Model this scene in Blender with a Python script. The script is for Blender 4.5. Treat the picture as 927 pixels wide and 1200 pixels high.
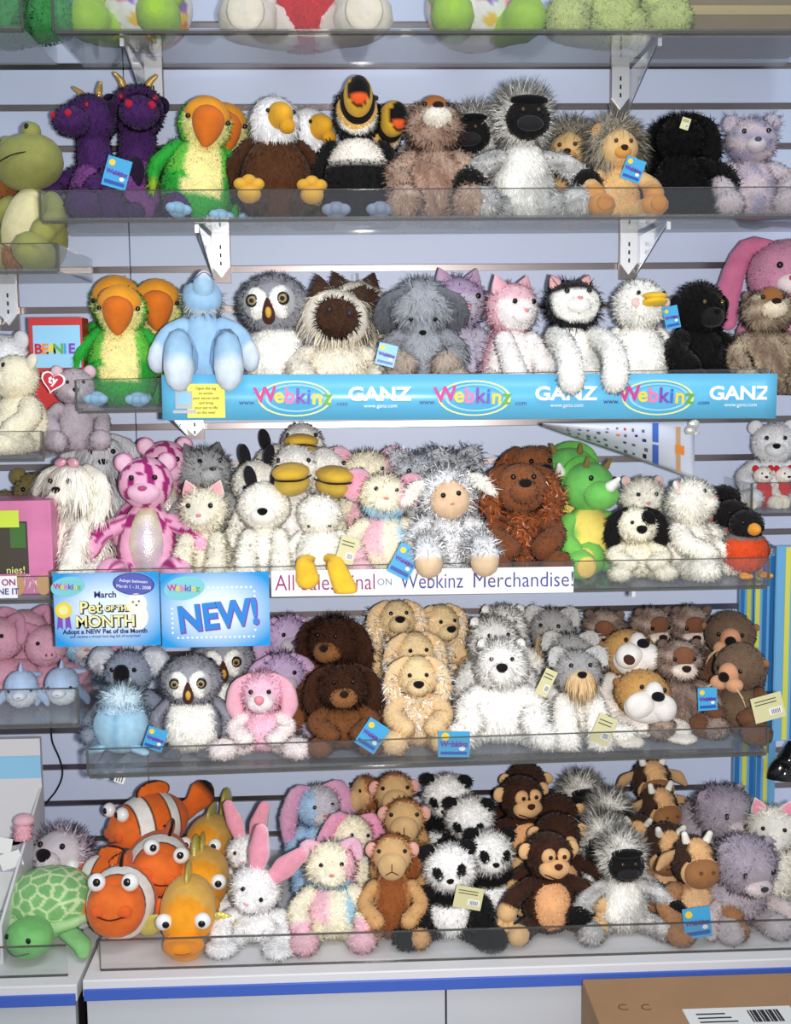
import bpy, math, random
import numpy as np
from mathutils import Vector, Matrix, Euler

for o in list(bpy.data.objects):
    bpy.data.objects.remove(o)
scene = bpy.context.scene
COL = scene.collection

# ---------------------------------------------------------------- camera
F_PX, W_PX, H_PX = 1400.0, 927.0, 1200.0
CAM = np.array([0.0, -2.13, 1.45])
PITCH, YAW, ROLL = math.radians(6.5), 0.040, 0.0115
fwd = np.array([math.sin(YAW)*math.cos(PITCH), math.cos(YAW)*math.cos(PITCH), -math.sin(PITCH)])
right0 = np.array([math.cos(YAW), -math.sin(YAW), 0.0])
up0 = np.cross(right0, fwd)
right = right0*math.cos(ROLL) - up0*math.sin(ROLL)
up = up0*math.cos(ROLL) + right0*math.sin(ROLL)
cd = bpy.data.cameras.new('camera')
cam = bpy.data.objects.new('camera', cd); COL.objects.link(cam)
cd.sensor_fit = 'VERTICAL'; cd.sensor_height = 24.0; cd.lens = 24.0*F_PX/H_PX
cd.clip_start = 0.05
M = Matrix.Identity(4)
for i in range(3):
    M[i][0] = right[i]; M[i][1] = up[i]; M[i][2] = -fwd[i]; M[i][3] = CAM[i]
cam.matrix_world = M
scene.camera = cam

def P(px, py, Y):
    """world point that stands at depth plane Y along the sight line of a photo pixel"""
    d = fwd*F_PX + right*(px-W_PX/2) + up*(H_PX/2-py)
    t = (Y-CAM[1])/d[1]
    return CAM + d*t

# ---------------------------------------------------------------- light
world = bpy.data.worlds.new('world'); scene.world = world
world.use_nodes = True
bg = world.node_tree.nodes['Background']
bg.inputs[0].default_value = (0.80, 0.88, 1.0, 1); bg.inputs[1].default_value = 0.42

def lamp(name, kind, loc, energy, color, aim=None, **kw):
    l = bpy.data.lights.new(name, kind); l.energy = energy; l.color = color
    for k, v in kw.items():
        setattr(l, k, v)
    o = bpy.data.objects.new(name, l); COL.objects.link(o); o.location = loc
    if aim is not None:
        o.rotation_euler = (Vector(aim)-Vector(loc)).to_track_quat('-Z', 'Y').to_euler()
    return o
# the camera's own flash, a hand's width right of the lens
fl = CAM + right*0.07 - up*0.01
lamp('camera_flash', 'SPOT', tuple(fl), 120.0, (1.0, 0.975, 0.94), tuple(CAM+fwd*2),
     spot_size=math.radians(84), spot_blend=1.0, shadow_soft_size=0.022)
# fluorescent tubes on the shop ceiling
lamp('ceiling_light', 'AREA', (0.2, -1.3, 2.9), 14.0, (0.86, 0.93, 1.0), (0.0, -0.2, 0.9), shape='RECTANGLE', size=1.8, size_y=0.5)

vs = scene.view_settings
vs.view_transform = 'Standard'; vs.look = 'None'; vs.gamma = 1.0; vs.exposure = 0.0
vs.use_curve_mapping = False

# ---------------------------------------------------------------- materials
def lin(c):
    c = np.asarray(c, float)/255.0
    return np.where(c <= 0.04045, c/12.92, ((c+0.055)/1.055)**2.4)

MATS = {}
def mat_plain(name, rgb, rough=0.6, metal=0.0, noise=0.0, nscale=30.0, spec=0.4, bump=0.0, coat=0.0):
    if name in MATS: return MATS[name]
    m = bpy.data.materials.new(name); m.use_nodes = True
    nt = m.node_tree; b = nt.nodes['Principled BSDF']
    c = lin(rgb)
    b.inputs['Base Color'].default_value = (*c, 1)
    b.inputs['Roughness'].default_value = rough; b.inputs['Metallic'].default_value = metal
    b.inputs['Specular IOR Level'].default_value = spec
    if coat: b.inputs['Coat Weight'].default_value = coat; b.inputs['Coat Roughness'].default_value = 0.05
    if noise or bump:
        tc = nt.nodes.new('ShaderNodeTexCoord'); n = nt.nodes.new('ShaderNodeTexNoise')
        n.inputs['Scale'].default_value = nscale; n.inputs['Detail'].default_value = 4
        nt.links.new(tc.outputs['Object'], n.inputs['Vector'])
        if noise:
            r = nt.nodes.new('ShaderNodeValToRGB')
            r.color_ramp.elements[0].color = (*(c*(1-noise)), 1); r.color_ramp.elements[0].position = 0.3
            r.color_ramp.elements[1].color = (*np.minimum(c*(1+noise), 1), 1); r.color_ramp.elements[1].position = 0.7
            nt.links.new(n.outputs['Fac'], r.inputs['Fac']); nt.links.new(r.outputs['Color'], b.inputs['Base Color'])
        if bump:
            bp = nt.nodes.new('ShaderNodeBump'); bp.inputs['Strength'].default_value = bump; bp.inputs['Distance'].default_value = 0.002
            nt.links.new(n.outputs['Fac'], bp.inputs['Height']); nt.links.new(bp.outputs['Normal'], b.inputs['Normal'])
    MATS[name] = m
    return m

def mat_attr(name, rough, metal=0.0, sheen=0.0, spec=0.2, bump=0.0, vary=0.12, fn=False):
    m = bpy.data.materials.new(name); m.use_nodes = True
    nt = m.node_tree; b = nt.nodes['Principled BSDF']
    a = nt.nodes.new('ShaderNodeAttribute'); a.attribute_name = 'Col'
    tc = nt.nodes.new('ShaderNodeTexCoord'); n = nt.nodes.new('ShaderNodeTexNoise')
    n.inputs['Scale'].default_value = 55; n.inputs['Detail'].default_value = 3
    nt.links.new(tc.outputs['Object'], n.inputs['Vector'])
    mr = nt.nodes.new('ShaderNodeMapRange'); mr.inputs['From Min'].default_value = 0.3; mr.inputs['From Max'].default_value = 0.7
    mr.inputs['To Min'].default_value = 1-vary; mr.inputs['To Max'].default_value = 1+vary*0.6
    nt.links.new(n.outputs['Fac'], mr.inputs['Value'])
    mx = nt.nodes.new('ShaderNodeVectorMath'); mx.operation = 'SCALE'
    nt.links.new(a.outputs['Color'], mx.inputs[0]); nt.links.new(mr.outputs[0], mx.inputs['Scale'])
    nt.links.new(mx.outputs[0], b.inputs['Base Color'])
    b.inputs['Roughness'].default_value = rough; b.inputs['Metallic'].default_value = metal
    b.inputs['Specular IOR Level'].default_value = spec
    if sheen:
        b.inputs['Sheen Weight'].default_value = sheen; b.inputs['Sheen Roughness'].default_value = 0.5
    if bump:
        n2 = nt.nodes.new('ShaderNodeTexNoise'); n2.inputs['Scale'].default_value = 420; n2.inputs['Detail'].default_value = 2
        nt.links.new(tc.outputs['Object'], n2.inputs['Vector'])
        bp = nt.nodes.new('ShaderNodeBump'); bp.inputs['Strength'].default_value = bump; bp.inputs['Distance'].default_value = 0.002
        nt.links.new(n2.outputs['Fac'], bp.inputs['Height']); nt.links.new(bp.outputs['Normal'], b.inputs['Normal'])
    if fn:   # pile shades along the skin it grows from
        fa = nt.nodes.new('ShaderNodeAttribute'); fa.attribute_name = 'FN'
        vt = nt.nodes.new('ShaderNodeVectorTransform'); vt.vector_type = 'NORMAL'; vt.convert_from = 'OBJECT'; vt.convert_to = 'WORLD'
        nt.links.new(fa.outputs['Vector'], vt.inputs[0]); nt.links.new(vt.outputs[0], b.inputs['Normal'])
    if fn and not metal:   # light also passes through the strands
        df = nt.nodes.new('ShaderNodeBsdfTranslucent'); ms = nt.nodes.new('ShaderNodeAddShader')
        m2 = nt.nodes.new('ShaderNodeVectorMath'); m2.operation = 'SCALE'; m2.inputs['Scale'].default_value = 0.7
        nt.links.new(mx.outputs[0], m2.inputs[0]); nt.links.new(m2.outputs[0], df.inputs[0]); nt.links.new(vt.outputs[0], df.inputs['Normal'])
        m3 = nt.nodes.new('ShaderNodeVectorMath'); m3.operation = 'SCALE'; m3.inputs['Scale'].default_value = 0.9
        nt.links.new(mx.outputs[0], m3.inputs[0]); nt.links.new(m3.outputs[0], b.inputs['Base Color'])
        out = nt.nodes['Material Output']
        nt.links.new(b.outputs[0], ms.inputs[0]); nt.links.new(df.outputs[0], ms.inputs[1]); nt.links.new(ms.outputs[0], out.inputs['Surface'])
    MATS[name] = m
    return m
PLUSH = mat_attr('plush_nap', 0.95, sheen=0.12, spec=0.1, bump=0.35)
FURM = mat_attr('plush_fur', 0.85, spec=0.1, vary=0.1, fn=True)
TINSEL = mat_attr('tinsel_fur', 0.35, metal=0.0, spec=1.0, fn=True, vary=0.3)
SATIN = mat_attr('shiny_satin', 0.22, metal=0.25, spec=0.7, bump=0.5)
GLOSS = mat_attr('glossy_plastic', 0.12, spec=0.6, vary=0.0)

def mat_clear(name, tint, haze=0.03, rough=0.04, ior=1.45, hazecol=(0.75, 0.78, 0.82)):
    m = bpy.data.materials.new(name); m.use_nodes = True
    nt = m.node_tree; nt.nodes.clear()
    out = nt.nodes.new('ShaderNodeOutputMaterial')
    tr = nt.nodes.new('ShaderNodeBsdfTransparent'); tr.inputs[0].default_value = (*tint, 1)
    df = nt.nodes.new('ShaderNodeBsdfDiffuse'); df.inputs[0].default_value = (*hazecol, 1)
    gl = nt.nodes.new('ShaderNodeBsdfGlossy'); gl.inputs['Roughness'].default_value = rough
    lw = nt.nodes.new('ShaderNodeLayerWeight')
    pw = nt.nodes.new('ShaderNodeMath'); pw.operation = 'POWER'; pw.inputs[1].default_value = 4.0
    fr = nt.nodes.new('ShaderNodeMath'); fr.operation = 'MULTIPLY_ADD'; fr.inputs[1].default_value = 0.55; fr.inputs[2].default_value = 0.035
    nt.links.new(lw.outputs['Facing'], pw.inputs[0]); nt.links.new(pw.outputs[0], fr.inputs[0])
    m1 = nt.nodes.new('ShaderNodeMixShader'); m1.inputs[0].default_value = haze
    m2 = nt.nodes.new('ShaderNodeMixShader')
    nt.links.new(tr.outputs[0], m1.inputs[1]); nt.links.new(df.outputs[0], m1.inputs[2])
    nt.links.new(fr.outputs[0], m2.inputs[0]); nt.links.new(m1.outputs[0], m2.inputs[1]); nt.links.new(gl.outputs[0], m2.inputs[2])
    nt.links.new(m2.outputs[0], out.inputs['Surface'])
    MATS[name] = m
    return m
ACRYLIC = mat_clear('clear_acrylic', (0.975, 0.98, 0.98), haze=0.02)
ACRYLIC_FLOOR = mat_clear('clear_acrylic_floor', (0.88, 0.88, 0.87), haze=0.09, hazecol=(0.55, 0.55, 0.55))
ACRYLIC_EDGE = mat_clear('acrylic_edge', (0.42, 0.41, 0.38), haze=0.25, hazecol=(0.30, 0.29, 0.27), rough=0.15)
BAG = mat_clear('clear_plastic_bag', (0.93, 0.93, 0.93), haze=0.03, rough=0.12)

# ---------------------------------------------------------------- mesh helpers
def mesh_from(name, V, F, mats, C=None, N=None, midx=None, smooth=True):
    """triangle mesh from numpy arrays"""
    me = bpy.data.meshes.new(name)
    V = np.asarray(V, np.float32); F = np.asarray(F, np.int32)
    me.vertices.add(len(V)); me.vertices.foreach_set('co', V.ravel())
    k = F.shape[1]
    me.loops.add(F.size); me.loops.foreach_set('vertex_index', F.ravel())
    me.polygons.add(len(F)); me.polygons.foreach_set('loop_start', np.arange(0, F.size, k, dtype=np.int32))
    me.polygons.foreach_set('loop_total', np.full(len(F), k, np.int32))
    me.polygons.foreach_set('use_smooth', np.full(len(F), smooth, bool))
    for m in mats: me.materials.append(m)
    if midx is not None: me.polygons.foreach_set('material_index', np.asarray(midx, np.int32))
    if C is not None:
        a = me.color_attributes.new('Col', 'FLOAT_COLOR', 'POINT')
        a.data.foreach_set('color', np.concatenate([C, np.ones((len(C), 1))], 1).astype(np.float32).ravel())
    me.update()
    if N is not None:
        fa = me.attributes.new('FN', 'FLOAT_VECTOR', 'POINT'); fa.data.foreach_set('vector', N.astype(np.float32).ravel())
    return me

def link(name, me, parent=None, loc=None, **props):
    o = bpy.data.objects.new(name, me); COL.objects.link(o)
    if parent is not None: o.parent = parent
    if loc is not None: o.location = tuple(loc)
    for k, v in props.items(): o[k] = v
    return o

def thing(name, label, cat, loc=(0, 0, 0), rot=(0, 0, 0), group=None):
    o = link(name, None, None, loc, label=label, category=cat)
    o.rotation_euler = rot; o.empty_display_size = 0.02
    if group: o['group'] = group
    return o

BOXF = np.array([[0,2,3,1],[4,5,7,6],[0,1,5,4],[2,6,7,3],[0,4,6,2],[1,3,7,5]])
def box_arrays(x0, x1, y0, y1, z0, z1):
    V = np.array([[x, y, z] for z in (z0, z1) for y in (y0, y1) for x in (x0, x1)], float)
    return V, BOXF
def boxes_mesh(name, lst, mat, smooth=False):
    Vs, Fs, n = [], [], 0
    for b in lst:
        V, F_ = box_arrays(*b); Vs.append(V); Fs.append(F_+n); n += 8
    return mesh_from(name, np.concatenate(Vs), np.concatenate(Fs), [mat], smooth=smooth)
def bevel(o, w=0.003, seg=2):
    m = o.modifiers.new('bevel', 'BEVEL'); m.width = w; m.segments = seg; m.limit_method = 'ANGLE'
    return o
def poly_mesh(name, pts, mat, y0, y1):
    """extrude an outline of (x,z) points from y0 to y1"""
    n = len(pts)
    bm_v = [(p[0], y0, p[1]) for p in pts]+[(p[0], y1, p[1]) for p in pts]
    me = bpy.data.meshes.new(name)
    me.from_pydata(bm_v, [], [list(range(n)), list(range(2*n-1, n-1, -1))]+[[i, i+n, (i+1) % n+n, (i+1) % n] for i in range(n)])
    me.materials.append(mat); me.update()
    import bmesh
    b = bmesh.new(); b.from_mesh(me); bmesh.ops.recalc_face_normals(b, faces=b.faces); b.to_mesh(me); b.free()
    return me
def text_mesh(string, size, mat, x=0, z=0, y=-0.001, align='CENTER', depth=0.0003, bold=0.0, shear=0.0, rot=0.0, sx=1.0, sy=1.0):
    """lettering that lies in the XZ plane and reads from -Y"""
    c = bpy.data.curves.new('lettering', 'FONT'); c.body = string; c.size = size; c.align_x = align; c.align_y = 'CENTER'
    c.offset = bold; c.extrude = depth; c.shear = shear; c.resolution_u = 3
    o = bpy.data.objects.new('lettering', c)
    me = bpy.data.meshes.new_from_object(o)
    bpy.data.objects.remove(o); bpy.data.curves.remove(c)
    n = len(me.vertices); co = np.empty(n*3, np.float32); me.vertices.foreach_get('co', co); co = co.reshape(-1, 3)
    X, Z = co[:, 0]*sx, co[:, 1]*sy
    cr, sr = math.cos(rot), math.sin(rot)
    out = np.stack([x+X*cr-Z*sr, y-co[:, 2], z+X*sr+Z*cr], 1).astype(np.float32)
    me.vertices.foreach_set('co', out.ravel()); me.materials.clear(); me.materials.append(mat); me.update()
    return me
def ellipse_mesh(rx, rz, mat, x=0, z=0, y0=-0.001, y1=0.0, rot=0.0, n=28, inner=None):
    a = np.linspace(0, 2*math.pi, n, endpoint=False)
    cr, sr = math.cos(rot), math.sin(rot)
    def ring(k): return [(x+rx*k*math.cos(t)*cr-rz*k*math.sin(t)*sr, z+rx*k*math.cos(t)*sr+rz*k*math.sin(t)*cr) for t in a]
    if inner is None: return poly_mesh('ellipse', ring(1), mat, y0, y1)
    o_, i_ = ring(1), ring(inner)
    V = [(p[0], y, p[1]) for y in (y0, y1) for r in (o_, i_) for p in r]
    Fq = []
    for i in range(n):
        j = (i+1) % n
        Fq += [[i, n+i, n+j, j], [2*n+i, 2*n+j, 3*n+j, 3*n+i], [i, j, 2*n+j, 2*n+i], [n+i, 3*n+i, 3*n+j, n+j]]
    return mesh_from('ring', np.array(V), np.array(Fq), [mat], smooth=False)
# ================================================================ the setting: slatted shop wall, floor, counters
WALLM = mat_plain('slatwall_laminate', (206, 216, 242), rough=0.42, noise=0.03, nscale=3, spec=0.35)
BACKM = mat_plain('slat_recess', (74, 70, 74), rough=0.7)
ALU = mat_plain('aluminium_insert', (150, 140, 138), rough=0.28, metal=1.0)
CHROME = mat_plain('bright_chrome', (236, 238, 242), rough=0.42, metal=1.0)
WHITE = mat_plain('white_laminate', (226, 224, 226), rough=0.45, noise=0.02, nscale=4)
PALE = mat_plain('pale_front_panel', (206, 208, 214), rough=0.5, noise=0.03, nscale=5)
BLUE = mat_plain('blue_edge_strip', (72, 104, 196), rough=0.4)
BLACK = mat_plain('black_plastic', (22, 22, 24), rough=0.35)
DARKM = mat_plain('dark_slot', (40, 32, 30), rough=0.8)
WX0, WX1, WZ0, WZ1 = -1.35, 1.35, 0.0, 2.45
SEAM = P(152, 300, 0)[0]
PITCHZ = 0.0684
Z0 = P(560, 313, 0)[2] - 20*PITCHZ
wall = link('wall_back', boxes_mesh('wall_back', [(WX0, WX1, 0.014, 0.03, WZ0, WZ1)], BACKM), kind='structure')
slat_meshes = {}
for (xa, xb) in ((WX0, SEAM-0.0008), (SEAM+0.0008, WX1)):
    me = boxes_mesh('slat', [(xa, xb, 0.0, 0.014, 0.0055, PITCHZ-0.0055)], WALLM)
    ins = boxes_mesh('metal_insert', [(xa, xb, 0.004, 0.0135, -0.0052, 0.0052)], ALU)
    for i in range(48):
        z = Z0+i*PITCHZ-8*PITCHZ
        if z < 0.01 or z > WZ1-PITCHZ: continue
        bevel(link('slat', me, wall, (0, 0, z)), 0.0012, 2)
        link('metal_insert', ins, wall, (0, 0, z))
floor = link('floor', boxes_mesh('floor', [(-1.6, 1.6, -2.6, 0.03, -0.02, 0.0)], mat_plain('grey_vinyl', (128, 126, 122), rough=0.6, noise=0.1, nscale=8)), kind='structure')

# ---- counters (two white units with a blue edge strip)
CZ = P(520, 1136, -0.47)[2]
CY = -0.47
SX = P(93, 1150, CY)[0]
def counter(name, x0, x1, label, seams, dz=0.0):
    t = thing(name, label, 'counter', ((x0+x1)/2, CY/2, 0), group='white display counters')
    ox, oy = (x0+x1)/2, CY/2
    z = CZ+dz
    B = lambda a, b, c, d, e, f: (a-ox, b-ox, c-oy, d-oy, e, f)
    bevel(link('worktop', boxes_mesh('worktop', [B(x0, x1, CY, -0.002, z-0.026, z)], WHITE), t), 0.002)
    bevel(link('edge_strip', boxes_mesh('edge_strip', [B(x0+0.002, x1-0.002, CY-0.004, CY-0.0002, z-0.030, z-0.0125)], BLUE), t), 0.001)
    link('plinth', boxes_mesh('plinth', [B(x0+0.01, x1-0.01, CY+0.06, -0.004, 0.0, 0.05)], BLACK), t)
    xs = [x0+0.003]+seams+[x1-0.003]
    for a, b in zip(xs[:-1], xs[1:]):
        bevel(link('front_panel', boxes_mesh('front_panel', [B(a+0.0012, b-0.0012, CY+0.004, CY+0.022, 0.05, z-0.031)], PALE), t), 0.0015)
    link('carcass', boxes_mesh('carcass', [B(x0+0.004, x1-0.004, CY+0.023, -0.004, 0.05, z-0.027)], DARKM), t)
    return t
counter('display_counter', SX+0.004, 1.05, 'white counter with a blue edge strip under the panda and monkey toys', [P(523, 1180, CY)[0]])
counter('display_counter', -1.05, SX-0.004, 'white counter at the left under the green turtle, blue strip on its edge', [], dz=-0.006)

# ---- clear acrylic trays
class Tray: pass
def tray(label, px0, px1, pybot, pxm, depth, lip_px, tilt=0.0, group='clear acrylic shelf trays', right_end=True, left_end=True):
    T = Tray(); T.yf = -depth
    A = P(pxm, pybot, -depth); T.z = A[2]+0.004
    T.x0 = P(px0, pybot, -depth)[0]; T.x1 = P(px1, pybot, -depth)[0]
    T.lip = (P(pxm, pybot-lip_px, -depth)[2]-A[2])
    cx = (T.x0+T.x1)/2; w = (T.x1-T.x0)/2; h = T.lip; th = 0.0035
    T.cx, T.tilt = cx, tilt
    T.zat = lambda x: T.z+(x-cx)*math.tan(tilt)
    o = thing('acrylic_shelf', label, 'shelf', (cx, -depth, T.z-0.004), (0, -tilt, 0), group=group)
    link('shelf_floor', boxes_mesh('shelf_floor', [(-w, w, 0.0, depth-0.020, 0.0, 0.004)], ACRYLIC_FLOOR), o)
    link('front_lip', boxes_mesh('front_lip', [(-w, w, -th, 0.0, 0.0, h)], ACRYLIC), o)
    link('bottom_edge', boxes_mesh('bottom_edge', [(-w, w, -th-0.0008, 0.006, -0.004, 0.0)], ACRYLIC_EDGE), o)
    link('top_edge', boxes_mesh('top_edge', [(-w, w, -th-0.0004, 0.0004, h, h+0.0011)], ACRYLIC_EDGE), o)
    for s, on in ((-1, left_end), (1, right_end)):
        if on:
            link('end_panel', boxes_mesh('end_panel', [(min(s*w, s*(w+th)), max(s*w, s*(w+th)), -th, depth-0.020, 0.0, h)], ACRYLIC), o)
            link('end_edge', boxes_mesh('end_edge', [(min(s*w, s*(w+th)), max(s*w, s*(w+th)), -th-0.001, -th, 0.0, h)], ACRYLIC_EDGE), o)
    T.o = o
    return T
S1 = tray('topmost clear acrylic shelf, cut off by the upper edge of the photo', 65, 975, 37, 500, 0.23, 62, right_end=False)
S1b = tray('clear acrylic shelf end at the very top left corner', -120, 26, 34, 10, 0.23, 62)
S2 = tray('clear acrylic shelf holding the parrots, eagle, toucan and lion', 50, 985, 256, 500, 0.23, 34)
S2b = tray('short clear acrylic shelf under the olive green frog', -120, 68, 318, 30, 0.26, 32)
S3 = tray('clear acrylic shelf behind the long blue banner', 92, 900, 475, 500, 0.26, 36, tilt=0.004)
S3b = tray('clear acrylic shelf under the cream bear with the lifted snout', -120, 51, 538, 20, 0.34, 32)
S4 = tray('clear acrylic shelf with the handwritten sale sign on its lip', 62, 898, 694, 500, 0.31, 33)
S4b = tray('clear acrylic shelf end holding the pink doll box', -120, 60, 704, 20, 0.31, 28)
S5 = tray('lower clear acrylic shelf with the owl, samoyeds and bulldogs', 105, 897, 895, 500, 0.37, 30, tilt=0.010)
S5b = tray('clear acrylic shelf holding two dolphins and pink pigs', -120, 92, 850, 30, 0.34, 42)
S4r = tray('clear acrylic shelf at the right edge beside the robins', 881, 1040, 602, 905, 0.16, 36)
# guard rails standing on the counters
class Ctr: pass
def rail(label, px0, px1, dz=0.0):
    y = CY+0.030
    x0, x1 = P(px0, 1120, y)[0], P(px1, 1120, y)[0]
    h = 0.046
    o = thing('acrylic_guard', label, 'guard', ((x0+x1)/2, y, CZ+dz), group='clear acrylic guards on the counter'); w = (x1-x0)/2
    link('panel', boxes_mesh('panel', [(-w, w, -0.0035, 0, 0, h)], ACRYLIC), o)
    link('foot_edge', boxes_mesh('foot_edge', [(-w, w, -0.0042, 0.0008, 0, 0.0016)], ACRYLIC_EDGE), o)
    link('top_edge', boxes_mesh('top_edge', [(-w, w, -0.0040, 0.0005, h, h+0.0012)], ACRYLIC_EDGE), o)
    link('end_edge', boxes_mesh('end_edge', [(-w-0.001, -w, -0.0042, 0.0, 0.0016, h)], ACRYLIC_EDGE), o)
rail('long clear acrylic guard in front of the bunny, panda and monkey toys', 118, 960)
rail('short clear acrylic guard in front of the green turtle', -60, 79, dz=-0.006)
C = Ctr(); C.yf = CY+0.030; C.z = CZ; C.zat = lambda x: C.z
Cb = Ctr(); Cb.yf = CY+0.030; Cb.z = CZ-0.006; Cb.zat = lambda x: Cb.z

# ---- metal brackets that carry the trays
def bracket(px, py, T, label, tip_px, w=0.030, long=0.075):
    x = P(px, py, -0.02)[0]
    z1 = T.zat(x)-0.0085
    o = thing('shelf_bracket', label, 'bracket', (x, 0, z1), group='metal shelf brackets')
    hw = w/2
    pts = [(-hw, 0.022), (-hw, -long*0.62), (0, -long*0.88), (hw, -long*0.62), (hw, 0.022)]
    link('wall_plate', poly_mesh('wall_plate', pts, CHROME, -0.016, -0.013), o)
    link('back_plate', boxes_mesh('back_plate', [(-hw-0.001, hw+0.001, -0.0125, -0.0005, -long, 0.024)], ALU), o)
    for k in range(3):
        link('slot', boxes_mesh('slot', [(-0.0014, 0.0014, -0.0172, -0.0162, -0.018-0.014*k, -0.011-0.014*k)], DARKM), o)
    # thin triangular arm reaching forward below the shelf
    dep = -T.yf*0.92
    s = 1 if tip_px > 0 else -1
    V = [(s*hw, -0.016, -0.001), (s*(hw+abs(tip_px)), -dep, -0.001), (s*hw, -0.016, -long*0.85)]
    th = 0.0022
    V2 = [(v[0]+th, v[1], v[2]) for v in V]
    me = mesh_from('arm', np.array(V+V2), np.array([[0, 1, 2], [3, 5, 4], [0, 3, 4], [0, 4, 1], [1, 4, 5], [1, 5, 2], [2, 5, 3], [2, 3, 0]]), [ACRYLIC], smooth=False)
    link('arm', me, o)
    pts = [Vector(V[2]), Vector(V[1])]
    d = (pts[1]-pts[0]); L = d.length
    e = link('arm_edge', boxes_mesh('arm_edge', [(-0.0013, 0.0013, -0.0013, 0.0013, 0, L)], CHROME), o, pts[0])
    e.rotation_euler = d.to_track_quat('Z', 'Y').to_euler()
    k = link('tip', boxes_mesh('tip', [(-0.003, 0.003, -0.004, 0.004, -0.012, 0.0)], CHROME), o, V[1])
    return o
bracket(179, 90, S1, 'chrome bracket at the top left above the purple dragons', -0.001)
bracket(728, 90, S1, 'chrome bracket at the top right above the lion and black poodle', 0.001)
bracket(258, 285, S2, 'chrome bracket under the shelf, above the blue upturned snout', -0.001)
bracket(738, 285, S2, 'chrome bracket under the shelf, above the white goose', 0.001)
bracket(8, 345, S2b, 'chrome bracket at the left edge below the frog shelf', -0.001)
bracket(228, 505, S3, 'chrome bracket below the left end of the blue banner', -0.001, long=0.055)
bracket(690, 708, S4, 'chrome bracket behind the shelf above the grey otters', 0.001, long=0.05)
bracket(812, 900, S5, 'chrome bracket under the shelf above the grey seals', 0.001, long=0.05)
bracket(180, 915, S5, 'chrome bracket under the shelf above the clownfish', -0.001, long=0.05)
# ================================================================ plush toolkit
rng = np.random.default_rng(7)
def sphere_grid(nu, nv):
    th = np.linspace(0, math.pi, nv+1)[1:-1]; ph = np.linspace(0, 2*math.pi, nu, endpoint=False)
    T, Ph = np.meshgrid(th, ph, indexing='ij')
    D = np.stack([np.sin(T)*np.cos(Ph), np.sin(T)*np.sin(Ph), np.cos(T)], -1).reshape(-1, 3)
    D = np.concatenate([D, [[0, 0, 1], [0, 0, -1]]])
    Fc = []; top = len(D)-2; bot = len(D)-1; rows = nv-1
    for j in range(nu):
        k = (j+1) % nu
        Fc.append([top, j, k]); Fc.append([bot, (rows-1)*nu+k, (rows-1)*nu+j])
        for i in range(rows-1):
            a, b, c, d = i*nu+j, i*nu+k, (i+1)*nu+k, (i+1)*nu+j
            Fc.append([a, d, c]); Fc.append([a, c, b])
    return D, np.array(Fc)
GRIDS = {}
def grid(nu, nv):
    if (nu, nv) not in GRIDS: GRIDS[(nu, nv)] = sphere_grid(nu, nv)
    return GRIDS[(nu, nv)]
def vnormals(V, Fc):
    fn = np.cross(V[Fc[:, 1]]-V[Fc[:, 0]], V[Fc[:, 2]]-V[Fc[:, 0]])
    N = np.zeros_like(V)
    for i in range(3): np.add.at(N, Fc[:, i], fn)
    return N/np.maximum(np.linalg.norm(N, axis=1, keepdims=True), 1e-12)
def euler(r): return np.array(Euler(r).to_matrix())
def unit(a): return a/np.maximum(np.linalg.norm(a, axis=-1, keepdims=True), 1e-9)
def spline(pts, n):
    p = np.asarray(pts, float); q = np.concatenate([[2*p[0]-p[1]], p, [2*p[-1]-p[-2]]])
    out = []; m = len(p)-1
    for t in np.linspace(0, m, n):
        i = min(int(t), m-1); u = t-i
        a, b, c, d = q[i], q[i+1], q[i+2], q[i+3]
        out.append(0.5*((2*b)+(c-a)*u+(2*a-5*b+4*c-d)*u*u+(3*b-a-3*c+d)*u**3))
    return np.array(out)

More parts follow.
